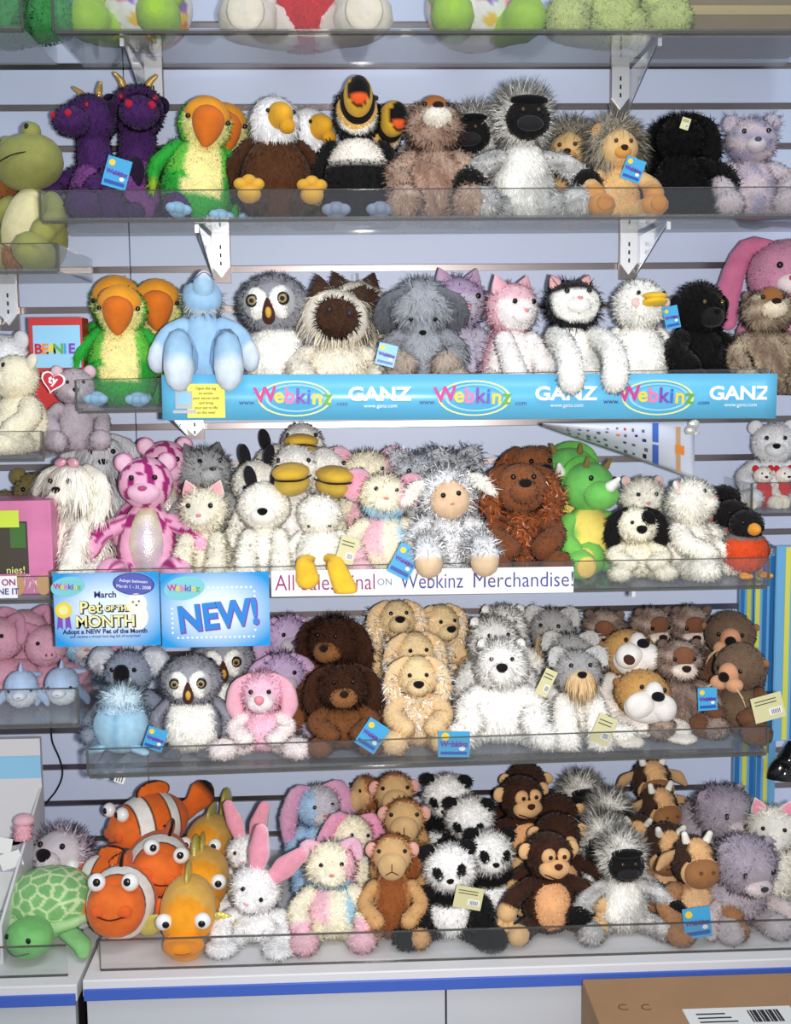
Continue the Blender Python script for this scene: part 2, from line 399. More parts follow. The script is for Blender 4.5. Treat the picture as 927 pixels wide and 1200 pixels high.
class Toy:
    """collects the soft parts of one kind of toy; front is -Y, base is z=0"""
    def __init__(self, neck=0.115):
        self.parts = []; self.neck = neck
    def _add(self, name, V, Fc, D, col, fur, mat, parent, pivot):
        N = vnormals(V, Fc)
        C = self._col(col, D)
        mats = [mat]; midx = np.zeros(len(Fc), np.int32)
        if fur:
            fs = fur if isinstance(fur, list) else [fur]
            for f in fs:
                mats.append(f.get('mat', FURM))
            Vs, Fs, Ns, Cs, Ms, n = [V], [Fc], [N], [C], [midx], len(V)
            for i, f in enumerate(fs):
                V2, F2, N2, C2 = self._fur(Vs[0], Fs[0], Ns[0], D, col, f)
                Vs.append(V2); Fs.append(F2+n); Ns.append(N2); Cs.append(C2); Ms.append(np.full(len(F2), i+1)); n += len(V2)
            V, Fc, N, C, midx = map(np.concatenate, (Vs, Fs, Ns, Cs, Ms))
        if parent is None:   # nothing sinks below what the toy sits on
            V[:, 2] = np.maximum(V[:, 2], 0.0006-pivot[2])
        self.parts.append(dict(name=name, V=V, F=Fc, N=N, C=C, midx=midx, mats=mats, parent=parent, pivot=pivot))
    def _col(self, col, D):
        if callable(col): return np.asarray(col(D), float)
        return np.tile(lin(col), (len(D), 1))
    def _fur(self, V, Fc, N, D, col, f):
        L, dens = f.get('L', 0.012), f.get('d', 60000)
        a, b, c = V[Fc[:, 0]], V[Fc[:, 1]], V[Fc[:, 2]]
        ar = np.linalg.norm(np.cross(b-a, c-a), axis=1)/2
        n = max(int(ar.sum()*dens*1.35), 8)
        ti = rng.choice(len(Fc), n, p=ar/ar.sum())
        u, v = rng.random(n), rng.random(n); fl_ = u+v > 1; u[fl_] = 1-u[fl_]; v[fl_] = 1-v[fl_]
        w = np.stack([1-u-v, u, v], 1)[:, :, None]
        T = Fc[ti]
        Pp = (V[T]*w).sum(1); Nn = unit((N[T]*w).sum(1)); Dd = (D[T]*w).sum(1)
        if f.get('mask') is not None:
            k = f['mask'](Dd); Pp, Nn, Dd = Pp[k], Nn[k], Dd[k]; n = len(Pp)
        C = self._col(f.get('col', col), Dd)
        R = unit(rng.normal(size=(n, 3)))
        down = np.array(f.get('comb', (0, 0, -1.0)))
        d1 = unit(Nn*f.get('lift', 0.55)+down*(f.get('g', 0.25)+0.1)+R*f.get('jit', 0.42))
        d2 = unit(d1+down*f.get('g', 0.25)*1.2+unit(rng.normal(size=(n, 3)))*f.get('curl', 0.3))
        Ls = (L*(0.55+0.65*rng.random(n)))[:, None]
        if f.get('lenfn') is not None: Ls = Ls*f['lenfn'](Dd)[:, None]
        side = unit(np.cross(Nn, d1)+0.35*rng.normal(size=(n, 3))*np.linalg.norm(np.cross(Nn, d1), axis=1, keepdims=True)+1e-5)*f.get('w', 0.0016)/2
        mid = Pp+d1*Ls*0.55; tip = mid+d2*Ls*0.45
        V2 = np.stack([Pp-side, Pp+side, mid-side*0.8, mid+side*0.8, tip], 1).reshape(-1, 3)
        base = (np.arange(n)*5)[:, None, None]
        F2 = (np.array([[0, 3, 1], [0, 2, 3], [2, 4, 3]])[None]+base).reshape(-1, 3)
        nn = unit(Nn*f.get('nn', 0.75)+unit(rng.normal(size=(n, 3)))*f.get('sparkle', 0.32 if L <= 0.014 else 0.5))
        N2 = np.repeat(nn, 5, axis=0)
        sc = (0.95+0.22*rng.random(n))[:, None]
        Cb = np.clip(C*sc, 0, 1); Ct = np.clip(C*sc*f.get('tip', 1.08), 0, 1)
        C2 = np.stack([Cb, Cb, Ct, Ct, Ct], 1).reshape(-1, 3)
        return V2, F2, N2, C2
    def blob(self, name, c, r, rot=(0, 0, 0), taper=0.0, bend=0.0, front=0.0, pw=1.0, lump=0.03, col=(200, 200, 200), fur=None, mat=None,
             parent=None, pivot=(0, 0, 0), res=(18, 12)):
        D, Fc = grid(*res)
        d = D.copy()
        if pw != 1.0:
            d = np.sign(d)*np.abs(d)**pw
        V = d*np.asarray(r, float)
        V[:, :2] *= (1+taper*D[:, 2:3])
        V[:, 1] += bend*D[:, 2]**2
        if front: V[:, 0] *= 1+front*D[:, 1]; V[:, 2] *= 1+front*D[:, 1]
        if lump:
            ph = rng.random(3)*6
            V *= (1+lump*(np.sin(3.1*D[:, 0]+ph[0])+np.sin(4.3*D[:, 2]+ph[1])+np.sin(3.7*D[:, 1]+ph[2]))/2)[:, None]
        V = V@euler(rot).T+np.asarray(c, float)
        self._add(name, V, Fc, D, col, fur, mat or PLUSH, parent, pivot)
    def tube(self, name, pts, rad, flat=(1, 1), ref=(0, 1, 0), col=(200, 200, 200), fur=None, mat=None, parent=None, pivot=(0, 0, 0), n=9, seg=10):
        pts = np.asarray(pts, float); m = len(pts)
        rad = np.asarray(rad if hasattr(rad, '__len__') else [rad]*m, float)
        C = spline(pts, seg); R = np.interp(np.linspace(0, m-1, seg), np.arange(m), rad)
        Tn = unit(np.gradient(C, axis=0))
        # round caps
        C = np.concatenate([[C[0]-Tn[0]*R[0]*0.85], [C[0]-Tn[0]*R[0]*0.55], C, [C[-1]+Tn[-1]*R[-1]*0.55], [C[-1]+Tn[-1]*R[-1]*0.85]])
        R = np.concatenate([[R[0]*0.45], [R[0]*0.82], R, [R[-1]*0.82], [R[-1]*0.45]])
        Tn = np.concatenate([[Tn[0]]*2, Tn, [Tn[-1]]*2])
        rf = np.asarray(ref, float)
        A = np.cross(Tn, rf); bad = np.linalg.norm(A, axis=1) < 1e-3; A[bad] = np.cross(Tn[bad], (1.0, 0.1, 0.2)); A = unit(A)
        B = np.cross(A, Tn)
        ang = np.linspace(0, 2*math.pi, n, endpoint=False)
        V = C[:, None]+R[:, None, None]*(A[:, None]*np.cos(ang)[None, :, None]*flat[0]+B[:, None]*np.sin(ang)[None, :, None]*flat[1])
        K = len(C)
        tt = np.linspace(0, 1, K)
        D = np.stack([np.repeat(tt[:, None], n, 1), np.tile(np.cos(ang), (K, 1)), np.tile(np.sin(ang), (K, 1))], -1).reshape(-1, 3)
        V = V.reshape(-1, 3)
        V = np.concatenate([V, [C[0]-Tn[0]*R[0]*0.3, C[-1]+Tn[-1]*R[-1]*0.3]])
        D = np.concatenate([D, [[0, 0, 0], [1, 0, 0]]])
        Fc = []
        for i in range(K-1):
            for j in range(n):
                k = (j+1) % n
                a, b, c, d = i*n+j, i*n+k, (i+1)*n+k, (i+1)*n+j
                Fc += [[a, c, b], [a, d, c]]
        e0, e1 = K*n, K*n+1
        for j in range(n):
            k = (j+1) % n
            Fc += [[e0, j, k], [e1, (K-1)*n+k, (K-1)*n+j]]
        self._add(name, V, np.array(Fc), D, col, fur, mat or PLUSH, parent, pivot)
    # -- small face parts, all children of the head
    def eyes(self, x, y, z, r=0.0045, col=(18, 14, 12), parent='head', white=None):
        for s in (-1, 1):
            if white:
                self.blob('eyeball', (s*x, y, z), (white, white*0.8, white), col=(240, 240, 238), mat=GLOSS, parent=parent, lump=0, res=(14, 9))
                self.blob('pupil', (s*x-s*0.15*white, y-white*0.62, z), (r, r*0.6, r), col=col, mat=GLOSS, parent=parent, lump=0, res=(10, 7))
            else:
                self.blob('eye', (s*x, y, z), (r, r*0.7, r), col=col, mat=GLOSS, parent=parent, lump=0, res=(10, 7))
    def nose(self, y, z, r=(0.008, 0.005, 0.006), col=(25, 20, 20), x=0.0, mat=None):
        self.blob('nose', (x, y, z), r, col=col, parent='head', mat=mat or PLUSH, lump=0, res=(12, 8), taper=0.25)
    def finish(self):
        z = max((p['V'][:, 2].max()+(self.neckpiv(p)) for p in self.parts))
        self.H = z
        self.kids = []
        for p in self.parts:
            me = mesh_from(p['name'], p['V'], p['F'], p['mats'], p['C'], p['N'], p['midx'])
            self.kids.append((p['name'], me, p['parent'], p['pivot']))
        self.parts = None
        return self
    def neckpiv(self, p):
        if p['parent'] == 'head':
            return next(q['pivot'][2] for q in self.parts if q['name'] == 'head')
        return p['pivot'][2]

def mixc(*rules):
    """rules: (test, rgb) pairs, last one plain rgb; first test that holds wins"""
    base = lin(rules[-1]); rl = [(t, lin(c)) for t, c in rules[:-1]]
    def f(D):
        C = np.tile(base, (len(D), 1))
        for t, c in reversed(rl):
            C[t(D)] = c
        return C
    return f
def spots(base, dot, freq=7.0, th=0.35, seed=0):
    b, d = lin(base), lin(dot); r_ = np.random.default_rng(seed); K = r_.normal(size=(5, 3))*freq; ph = r_.random(5)*6
    def f(D):
        v = sum(np.sin(D@K[i]+ph[i]) for i in range(5))/2.2
        return np.where((v > th)[:, None], d, b)
    return f
def mottle(base, dot, freq=9.0, seed=0):
    b, d = lin(base), lin(dot); r_ = np.random.default_rng(seed); K = r_.normal(size=(6, 3))*freq; ph = r_.random(6)*6
    def f(D):
        v = np.clip(0.5+sum(np.sin(D@K[i]+ph[i]) for i in range(6))/5.0, 0, 1)[:, None]
        return b*(1-v)+d*v
    return f
FRONT = lambda th: (lambda D: D[:, 1] < -th)

# fur presets
def fz(L=0.010, d=70000, **k): return dict(L=L, d=d, **k)
SHORT = lambda **k: fz(0.006, 90000, g=0.2, w=0.0013, **k)
MED = lambda **k: fz(0.011, 70000, g=0.35, **k)
LONG = lambda **k: fz(0.022, 60000, g=0.7, jit=0.4, w=0.0017, **k)
FUZZ = lambda **k: fz(0.014, 42000, g=0.05, jit=0.8, curl=0.8, w=0.0013, **k)
TINS = lambda **k: fz(0.018, 45000, g=0.3, lift=0.8, jit=0.8, curl=0.9, w=0.0022, mat=TINSEL, sparkle=0.7, nn=0.6, tip=1.35, **k)

def sitter(bc, hc=None, lc=None, pc=None, bf=None, hf=None, lf=None, ear=None, earc=None, inc=None, ef=None, muz=None, mc=None, mf=None,
           nose=(0.008, 0.005, 0.006), nc=(25, 20, 20), nose_at=None, eye=0.0045, eyec=(18, 14, 12), ex=0.018, ez=0.012,
           hr=(0.044, 0.040, 0.040), br=(0.047, 0.042, 0.062), hz=0.148, tail=None, arms='down', legs='front', btaper=-0.22, mouth=False,
           legr=0.022, armr=0.016, pad=None, res=(20, 14), lres=(9, 10)):
    t = Toy(neck=0.112)
    hc = hc if hc is not None else bc
    base = bc if not callable(bc) else (200, 200, 200)
    lc = lc if lc is not None else base; pc = pc if pc is not None else lc
    hf = hf if hf is not None else bf; lf = lf if lf is not None else bf
    cp = lambda f: (None if not f else ([dict(x) for x in f] if isinstance(f, list) else dict(f)))
    t.blob('body', (0, 0, br[2]*0.97), br, taper=btaper, col=bc, fur=cp(bf), res=res)
    piv = (0, -0.004, hz)
    limb = lambda a, b: (a if callable(a) else mixc((lambda D: D[:, 0] > 0.72, b), a)) if a is not b else a
    for s in (-1, 1):
        if arms == 'down':
            pts = [(s*0.036, -0.004, 0.098), (s*0.058, -0.022, 0.075), (s*0.055, -0.050, 0.050)]
        elif arms == 'out':
            pts = [(s*0.036, -0.004, 0.098), (s*0.068, -0.02, 0.085), (s*0.088, -0.035, 0.060)]
        elif arms == 'lap':
            pts = [(s*0.036, -0.004, 0.098), (s*0.052, -0.030, 0.075), (s*0.030, -0.058, 0.055)]
        elif arms == 'front':   # forelegs reach down in front
            pts = [(s*0.026, -0.022, 0.095), (s*0.030, -0.050, 0.060), (s*0.030, -0.072, 0.018)]
        elif arms == 'over':    # hanging over the front of the shelf
            pts = [(s*0.030, -0.010, 0.100), (s*0.036, -0.072, 0.086), (s*0.036, -0.110, 0.060), (s*0.034, -0.116, 0.030)]
        else:
            pts = None
        if pts: t.tube('arm', pts, np.linspace(armr, armr*1.22, len(pts)), col=limb(lc, pc), fur=cp(lf), n=lres[0], seg=lres[1])
        if legs == 'front':
            lp = [(s*0.030, -0.018, 0.024), (s*0.044, -0.045, 0.022), (s*0.050, -0.068, 0.026)]
        elif legs == 'splay':
            lp = [(s*0.030, -0.012, 0.024), (s*0.060, -0.036, 0.022), (s*0.074, -0.058, 0.025)]
        elif legs == 'over':
            lp = [(s*0.028, -0.018, 0.050), (s*0.042, -0.070, 0.072), (s*0.046, -0.108, 0.062), (s*0.046, -0.114, 0.046)]
        elif legs == 'haunch':
            lp = [(s*0.036, 0.0, 0.030), (s*0.050, -0.025, 0.022), (s*0.048, -0.055, 0.014)]
        else:
            lp = None
        if lp:
            t.tube('leg', lp, np.linspace(legr*0.95, legr*1.15, len(lp)), col=limb(lc, pc), fur=cp(lf), n=lres[0], seg=lres[1])
            if pad is not None:
                e = lp[-1]; t.blob('foot_pad', (e[0], e[1]-legr*0.9, e[2]), (legr*0.72, 0.006, legr*0.75), col=pad, lump=0, res=(12, 8))
    if tail is not None: t.tube('tail', [(0.0, 0.03, 0.02), (0.03, 0.05, 0.03), (0.06, 0.045, 0.05)], [0.012, 0.011, 0.008], col=tail, fur=cp(bf))
    t.blob('head', (0, 0, 0), hr, col=hc, fur=cp(hf), pivot=piv, res=res)
    fy = -hr[1]
    if muz:
        t.blob('muzzle', (0, fy*0.80, -hr[2]*0.28), muz, col=mc if mc is not None else hc, fur=cp(mf), parent='head', res=(16, 10))
        ny, nz = fy*0.80-muz[1]*0.88, -hr[2]*0.28+muz[2]*0.42
    else:
        ny, nz = fy*1.0, -hr[2]*0.15
    if nose_at: ny, nz = nose_at
    if nose: t.nose(ny, nz, nose, nc)
    if mouth: t.tube('mouth', [(-0.009, ny+0.004, nz-0.012), (0, ny+0.002, nz-0.016), (0.009, ny+0.004, nz-0.012)], 0.0010, col=(40, 30, 30), parent='head', n=5, seg=6)
    if eye: t.eyes(ex, fy*0.90*math.sqrt(max(0.2, 1-(ex/hr[0])**2-(ez/hr[2])**2))-eye*1.2, ez, eye, eyec)
    ec = earc if earc is not None else (hc if not callable(hc) else base)
    ecol = mixc((lambda D: (D[:, 1] < -0.25) & (np.hypot(D[:, 0], D[:, 2]) < 0.80), inc), ec) if inc is not None else ec
    for s in (-1, 1):
        if ear == 'round':
            t.blob('ear', (s*hr[0]*0.80, 0.004, hr[2]*0.78), (0.016, 0.008, 0.016), col=ecol, fur=cp(ef), parent='head', res=(14, 9))
        elif ear == 'small':
            t.blob('ear', (s*hr[0]*0.72, 0.002, hr[2]*0.85), (0.010, 0.006, 0.010), col=ecol, fur=cp(ef), parent='head', res=(12, 8))
        elif ear == 'side':
            t.blob('ear', (s*hr[0]*1.04, 0.0, hr[2]*0.22), (0.013, 0.007, 0.015), col=ecol, fur=cp(ef), parent='head', res=(14, 9))
        elif ear == 'big':
            t.blob('ear', (s*hr[0]*1.12, 0.006, hr[2]*0.45), (0.030, 0.008, 0.030), col=ecol, fur=cp(ef), parent='head', res=(14, 10))
        elif ear == 'cat':
            t.blob('ear', (s*hr[0]*0.58, 0.0, hr[2]*0.95), (0.014, 0.007, 0.018), rot=(0, s*0.35, 0), taper=-0.75, col=ecol, fur=cp(ef), parent='head', lump=0, res=(14, 9))
        elif ear == 'upright':
            t.blob('ear', (s*hr[0]*0.50, 0.0, hr[2]*1.22), (0.011, 0.008, 0.022), rot=(0, s*0.2, 0), col=ecol, fur=cp(ef), parent='head', lump=0, res=(12, 10))
        elif ear == 'flop':
            t.tube('ear', [(s*hr[0]*0.55, 0, hr[2]*0.80), (s*hr[0]*1.12, -0.004, hr[2]*0.35), (s*hr[0]*1.25, -0.006, -hr[2]*0.55), (s*hr[0]*1.15, -0.008, -hr[2]*1.05)],
                   [0.010, 0.015, 0.019, 0.014], flat=(1, 0.5), col=ec, fur=cp(ef), parent='head', ref=(0, 1, 0))
        elif ear == 'tip':      # short folded ears
            t.tube('ear', [(s*hr[0]*0.50, 0, hr[2]*0.85), (s*hr[0]*0.95, -0.006, hr[2]*0.95), (s*hr[0]*1.12, -0.014, hr[2]*0.45)],
                   [0.009, 0.012, 0.008], flat=(1, 0.5), col=ec, fur=cp(ef), parent='head')
        elif ear == 'droop':    # held out sideways, tips down
            t.tube('ear', [(s*hr[0]*0.62, 0, hr[2]*0.55), (s*hr[0]*1.25, -0.004, hr[2]*0.42), (s*hr[0]*1.68, -0.008, -hr[2]*0.05)],
                   [0.008, 0.014, 0.009], flat=(1, 0.6), col=ec, fur=cp(ef), parent='head')
        elif ear == 'tiny':
            t.blob('ear', (s*hr[0]*0.98, 0.006, hr[2]*0.30), (0.007, 0.005, 0.008), col=ecol, fur=cp(ef), parent='head', res=(10, 7))
        elif ear == 'bunny':
            bcol = mixc((lambda D: (D[:, 2] > 0.3) & (D[:, 0] > 0.15), inc), ec) if inc is not None else ec
            t.tube('ear', [(s*0.016, 0.004, hr[2]*0.75), (s*0.026, 0.006, hr[2]*1.6), (s*0.040, 0.004, hr[2]*2.6)],
                   [0.013, 0.021, 0.013], flat=(1, 0.45), ref=(0, -1, 0), col=bcol, fur=cp(ef), parent='head')
        elif ear == 'lop':
            bcol = mixc((lambda D: (D[:, 2] > 0.3) & (D[:, 0] > 0.15), inc), ec) if inc is not None else ec
            t.tube('ear', [(s*0.018, 0.004, hr[2]*0.80), (s*hr[0]*1.0, -0.002, hr[2]*0.80), (s*hr[0]*1.40, -0.008, -hr[2]*0.3), (s*hr[0]*1.42, -0.012, -hr[2]*1.3)],
                   [0.010, 0.015, 0.019, 0.013], flat=(1, 0.45), ref=(0, -1, 0), col=bcol, fur=cp(ef), parent='head')
    return t
# ================================================================ the kinds of toy
KINDS = {}
def kind(f):
    KINDS[f.__name__] = f
    return f
def bird_foot(t, s, col, at, r=0.011, n=3, flat=False, name='foot'):
    x, y, z = at
    D, Fc = grid(12, 8)
    Vs, Fs, m = [], [], 0
    lobes = [(0, 0, 0, 1.25, 1.1)]+[(math.sin(a)*r*1.25, -math.cos(a)*r*1.35, 0, 0.78, 1.05) for a in np.linspace(-0.75, 0.75, n)]
    for lx, ly, lz, k, l in lobes:
        v = D*np.array([r*k, r*k*l, r*k*0.8])+np.array([x+lx, y+(0 if flat else ly), z+(-ly if flat else lz)])
        Vs.append(v); Fs.append(Fc+m); m += len(v)
    t._add(name, np.concatenate(Vs), np.concatenate(Fs), np.tile(D, (n+1, 1)), col, None, PLUSH, None, (0, 0, 0))

@kind
def frog():
    g = (148, 150, 84)
    t = sitter(mixc((lambda D: (D[:, 1] < -0.35) & (np.abs(D[:, 0]) < 0.62), (226, 216, 168)), g), hc=g, lc=g, ear=None, eye=None, nose=None, hr=(0.050, 0.046, 0.036), hz=0.152, armr=0.014)
    for s in (-1, 1):
        t.blob('eye_bump', (s*0.026, -0.012, 0.032), (0.014, 0.013, 0.013), col=g, parent='head', res=(12, 9))
        t.blob('eye', (s*0.030, -0.023, 0.035), (0.0042, 0.003, 0.0042), col=(20, 18, 12), mat=GLOSS, parent='head', lump=0, res=(10, 7))
    t.tube('mouth', [(-0.044, -0.016, -0.004), (-0.025, -0.040, -0.008), (0, -0.047, -0.011), (0.025, -0.040, -0.008), (0.044, -0.016, -0.004)], 0.0011, col=(50, 46, 26), parent='head', n=5, seg=14)
    return t
@kind
def dragon():
    p = (72, 40, 94)
    t = Toy(neck=0.15)
    t.blob('body', (0, 0.0, 0.058), (0.050, 0.046, 0.060), taper=-0.25, col=mixc((lambda D: (D[:, 1] < -0.72), (122, 70, 132)), p), fur=SHORT(), res=(20, 14))
    t.tube('neck', [(0, 0.0, 0.095), (0, -0.006, 0.125), (0, -0.004, 0.160)], [0.032, 0.028, 0.026], col=p, fur=SHORT())
    for s in (-1, 1):
        t.tube('arm', [(s*0.036, -0.01, 0.088), (s*0.055, -0.035, 0.070), (s*0.048, -0.055, 0.055)], [0.014, 0.014, 0.015], col=p, fur=SHORT())
        t.tube('leg', [(s*0.030, -0.018, 0.024), (s*0.046, -0.055, 0.022), (s*0.050, -0.085, 0.026)], [0.022, 0.022, 0.025], col=p, fur=SHORT())
        t.blob('wing', (s*0.052, 0.028, 0.085), (0.026, 0.006, 0.030), rot=(0, s*0.5, 0), col=(40, 24, 50), res=(12, 8))
    t.tube('tail', [(0.02, 0.03, 0.02), (0.07, 0.01, 0.02), (0.085, -0.04, 0.02)], [0.02, 0.016, 0.008], col=p, fur=SHORT())
    t.blob('head', (0, 0, 0), (0.041, 0.041, 0.038), col=p, fur=SHORT(), pivot=(0, -0.008, 0.172))
    t.blob('muzzle', (0, -0.042, -0.010), (0.030, 0.028, 0.024), col=p, fur=SHORT(), parent='head')
    for s in (-1, 1):
        t.blob('nostril', (s*0.016, -0.065, -0.003), (0.006, 0.005, 0.006), col=(190, 30, 60), parent='head', lump=0, res=(10, 7))
        t.tube('horn', [(s*0.016, 0.002, 0.026), (s*0.020, 0.000, 0.042), (s*0.030, -0.006, 0.052)], [0.006, 0.0055, 0.003], col=(206, 168, 84), mat=SATIN, parent='head')
        t.blob('ear', (s*0.036, 0.006, 0.012), (0.014, 0.006, 0.014), col=(44, 24, 54), parent='head', res=(12, 8))
    t.eyes(0.024, -0.033, 0.014, 0.005, (150, 24, 50))
    return t
def parrot_like():
    g, g2 = (48, 164, 60), (110, 196, 72)
    t = Toy(neck=0.12)
    t.blob('body', (0, 0, 0.068), (0.055, 0.048, 0.070), taper=-0.2, col=mixc((lambda D: (D[:, 1] < -0.5) & (np.abs(D[:, 0]) < 0.50) & (D[:, 2] > -0.38), (238, 226, 158)), (lambda D: D[:, 2] > 0.1, g2), g), fur=fz(0.005, 80000), res=(30, 20))
    for s in (-1, 1):
        t.tube('wing', [(s*0.042, 0.004, 0.112), (s*0.066, 0.000, 0.080), (s*0.068, -0.006, 0.045)], [0.017, 0.022, 0.010], flat=(0.55, 1), col=mixc((lambda D: D[:, 0] > 0.75, (150, 184, 50)), g), fur=fz(0.009, 60000, g=0.6))
        bird_foot(t, s, (150, 194, 226), (s*0.032, -0.056, 0.012), r=0.012)
    t.blob('head', (0, 0, 0), (0.040, 0.040, 0.040), col=mixc((lambda D: (D[:, 1] < -0.35) & (D[:, 2] < 0.45), (228, 222, 150)), g2), fur=fz(0.006, 60000), pivot=(0, -0.006, 0.150), res=(20, 14))
    t.blob('brow', (0, -0.016, 0.012), (0.035, 0.030, 0.030), col=(238, 158, 44), parent='head')
    b = (214, 112, 38)
    t.blob('beak', (0, -0.036, -0.008), (0.023, 0.020, 0.031), taper=0.42, col=b, parent='head', bend=-0.003)
    t.eyes(0.030, -0.031, 0.004, 0.004)
    t.tube('tail', [(0, 0.03, 0.02), (0, 0.06, 0.012), (0.0, 0.08, 0.012)], [0.018, 0.016, 0.01], flat=(1, 0.5), ref=(0, 0, 1), col=g)
    return t
@kind
def parrot(): return parrot_like()
@kind
def eagle():
    br = (84, 52, 32)
    t = Toy(neck=0.125)
    t.blob('body', (0, 0, 0.066), (0.056, 0.048, 0.068), taper=-0.18, col=br, fur=fz(0.009, 70000, g=0.5), res=(20, 14))
    for s in (-1, 1):
        t.tube('wing', [(s*0.042, 0.006, 0.115), (s*0.064, 0.004, 0.085), (s*0.062, 0.0, 0.048)], [0.018, 0.022, 0.012], flat=(0.6, 1), col=(72, 44, 28), fur=fz(0.009, 60000, g=0.6))
        t.tube('leg', [(s*0.030, -0.020, 0.030), (s*0.040, -0.052, 0.034)], [0.020, 0.018], col=br, fur=fz(0.008, 60000))
        bird_foot(t, s, (222, 170, 62), (s*0.046, -0.074, 0.036), r=0.014, flat=True)
    t.tube('tail', [(0, 0.03, 0.02), (0, 0.06, 0.012)], [0.018, 0.014], flat=(1.2, 0.5), ref=(0, 0, 1), col=(230, 228, 224))
    t.blob('head', (0, 0, 0), (0.036, 0.034, 0.040), col=(236, 236, 238), fur=fz(0.011, 90000, g=0.7, mask=lambda D: ~((D[:, 1] < -0.8) & (D[:, 2] > -0.4))), pivot=(0, -0.004, 0.150))
    t.blob('beak', (0, -0.034, 0.006), (0.019, 0.025, 0.020), col=(230, 172, 50), parent='head', front=0.25)
    t.blob('beak_hook', (0.004, -0.050, -0.012), (0.012, 0.011, 0.012), col=(222, 160, 42), parent='head', res=(12, 8))
    t.eyes(0.020, -0.033, 0.012, 0.0034)
    return t
@kind
def toucan():
    k = (26, 25, 26)
    t = Toy(neck=0.125)
    t.blob('body', (0, 0, 0.066), (0.052, 0.045, 0.068), taper=-0.15, col=mixc((lambda D: (D[:, 1] < -0.1) & (D[:, 2] > 0.36), (240, 232, 222)), k), fur=SHORT(), res=(24, 16))
    for s in (-1, 1):
        t.tube('wing', [(s*0.042, 0.004, 0.112), (s*0.058, 0.002, 0.080), (s*0.056, 0.0, 0.045)], [0.015, 0.018, 0.010], flat=(0.6, 1), col=k, fur=SHORT())
        bird_foot(t, s, (140, 152, 176), (s*0.032, -0.058, 0.014), r=0.013)
    t.blob('head', (0, 0, 0), (0.034, 0.034, 0.040), col=mixc((lambda D: (D[:, 1] < -0.55) & (D[:, 2] < 0.1), (240, 236, 228)), k), fur=SHORT(), pivot=(0, -0.004, 0.158))
    t.blob('cheek', (0, -0.014, 0.002), (0.031, 0.024, 0.034), col=(236, 186, 92), parent='head')
    t.blob('beak_ring', (0, -0.032, 0.008), (0.026, 0.010, 0.032), col=(30, 26, 24), parent='head', lump=0)
    t.blob('beak', (0, -0.046, 0.012), (0.022, 0.034, 0.028), col=mixc((lambda D: (D[:, 1] < -0.70) & (D[:, 2] < -0.30), (236, 96, 44)), (lambda D: D[:, 1] < -0.62, (22, 20, 20)), (240, 188, 56)), parent='head', res=(24, 18))
    t.eyes(0.028, -0.026, 0.018, 0.0036)
    return t
def fluffy_rodent(c1, c2, nosebr, white=(232, 224, 212)):
    t = sitter(mottle(c1, c2, 7, 3), hc=mottle(c1, c2, 6, 4), lc=mottle(c1, c2, 7, 5), bf=fz(0.013, 75000, g=0.45), hf=fz(0.011, 75000, g=0.2, mask=lambda D: ~((D[:, 1] < -0.75) & (np.abs(D[:, 0]) < 0.5))), lf=fz(0.009, 70000),
               muz=(0.024, 0.020, 0.016), mc=white, mf=fz(0.006, 60000), nose=(0.009, 0.006, 0.007), nc=(46, 26, 20), ear='small', earc=c1, br=(0.054, 0.046, 0.064), hr=(0.044, 0.040, 0.038), hz=0.150, armr=0.017, legr=0.024)
    t.blob('nose_bridge', (0, -0.029, 0.014), (0.022, 0.013, 0.020), col=nosebr, parent='head', res=(14, 9))
    return t
@kind
def groundhog(): return fluffy_rodent((150, 120, 104), (196, 170, 152), (176, 106, 52))
@kind
def otter(): return fluffy_rodent((112, 92, 84), (172, 152, 140), (126, 82, 60), (222, 208, 194))
@kind
def marmot(): return fluffy_rodent((128, 108, 92), (190, 174, 150), (150, 98, 52), (228, 214, 190))
@kind
def langur():
    w, g = (226, 224, 218), (150, 148, 148)
    m = mottle((238, 236, 230), (196, 194, 190), 7, 2)
    t = sitter(m, hc=w, lc=mottle((222, 220, 216), (150, 148, 148), 8, 4), bf=fz(0.011, 70000, g=0.5), lf=fz(0.009, 70000), hr=(0.040, 0.036, 0.042),
               hf=fz(0.024, 130000, g=0.0, jit=0.5, curl=0.4, w=0.0012, lift=0.8, col=mottle((236, 234, 228), (196, 192, 186), 3, 5), mask=lambda D: D[:, 1] > -0.72, lenfn=lambda D: np.where(D[:, 2] > 0.3, 1.15, 0.75)), ear=None, eye=None, nose=None, br=(0.050, 0.042, 0.068), hz=0.158, armr=0.015, arms='out', legs='splay')
    for s in (-1, 1):
        t.blob('hand', (s*0.092, -0.042, 0.052), (0.024, 0.022, 0.026), col=(24, 23, 24), fur=SHORT(), res=(14, 9))
    t.blob('face', (0, -0.030, -0.004), (0.034, 0.020, 0.031), col=(26, 24, 25), fur=fz(0.004, 60000), parent='head', taper=-0.1)
    t.blob('brow', (0, -0.037, 0.021), (0.032, 0.013, 0.008), col=(16, 15, 16), parent='head', res=(14, 8))
    t.blob('muzzle', (0, -0.047, -0.015), (0.021, 0.011, 0.012), col=(38, 36, 38), parent='head', res=(12, 8))
    t.eyes(0.012, -0.0495, 0.005, 0.0036, (70, 52, 36))
    return t
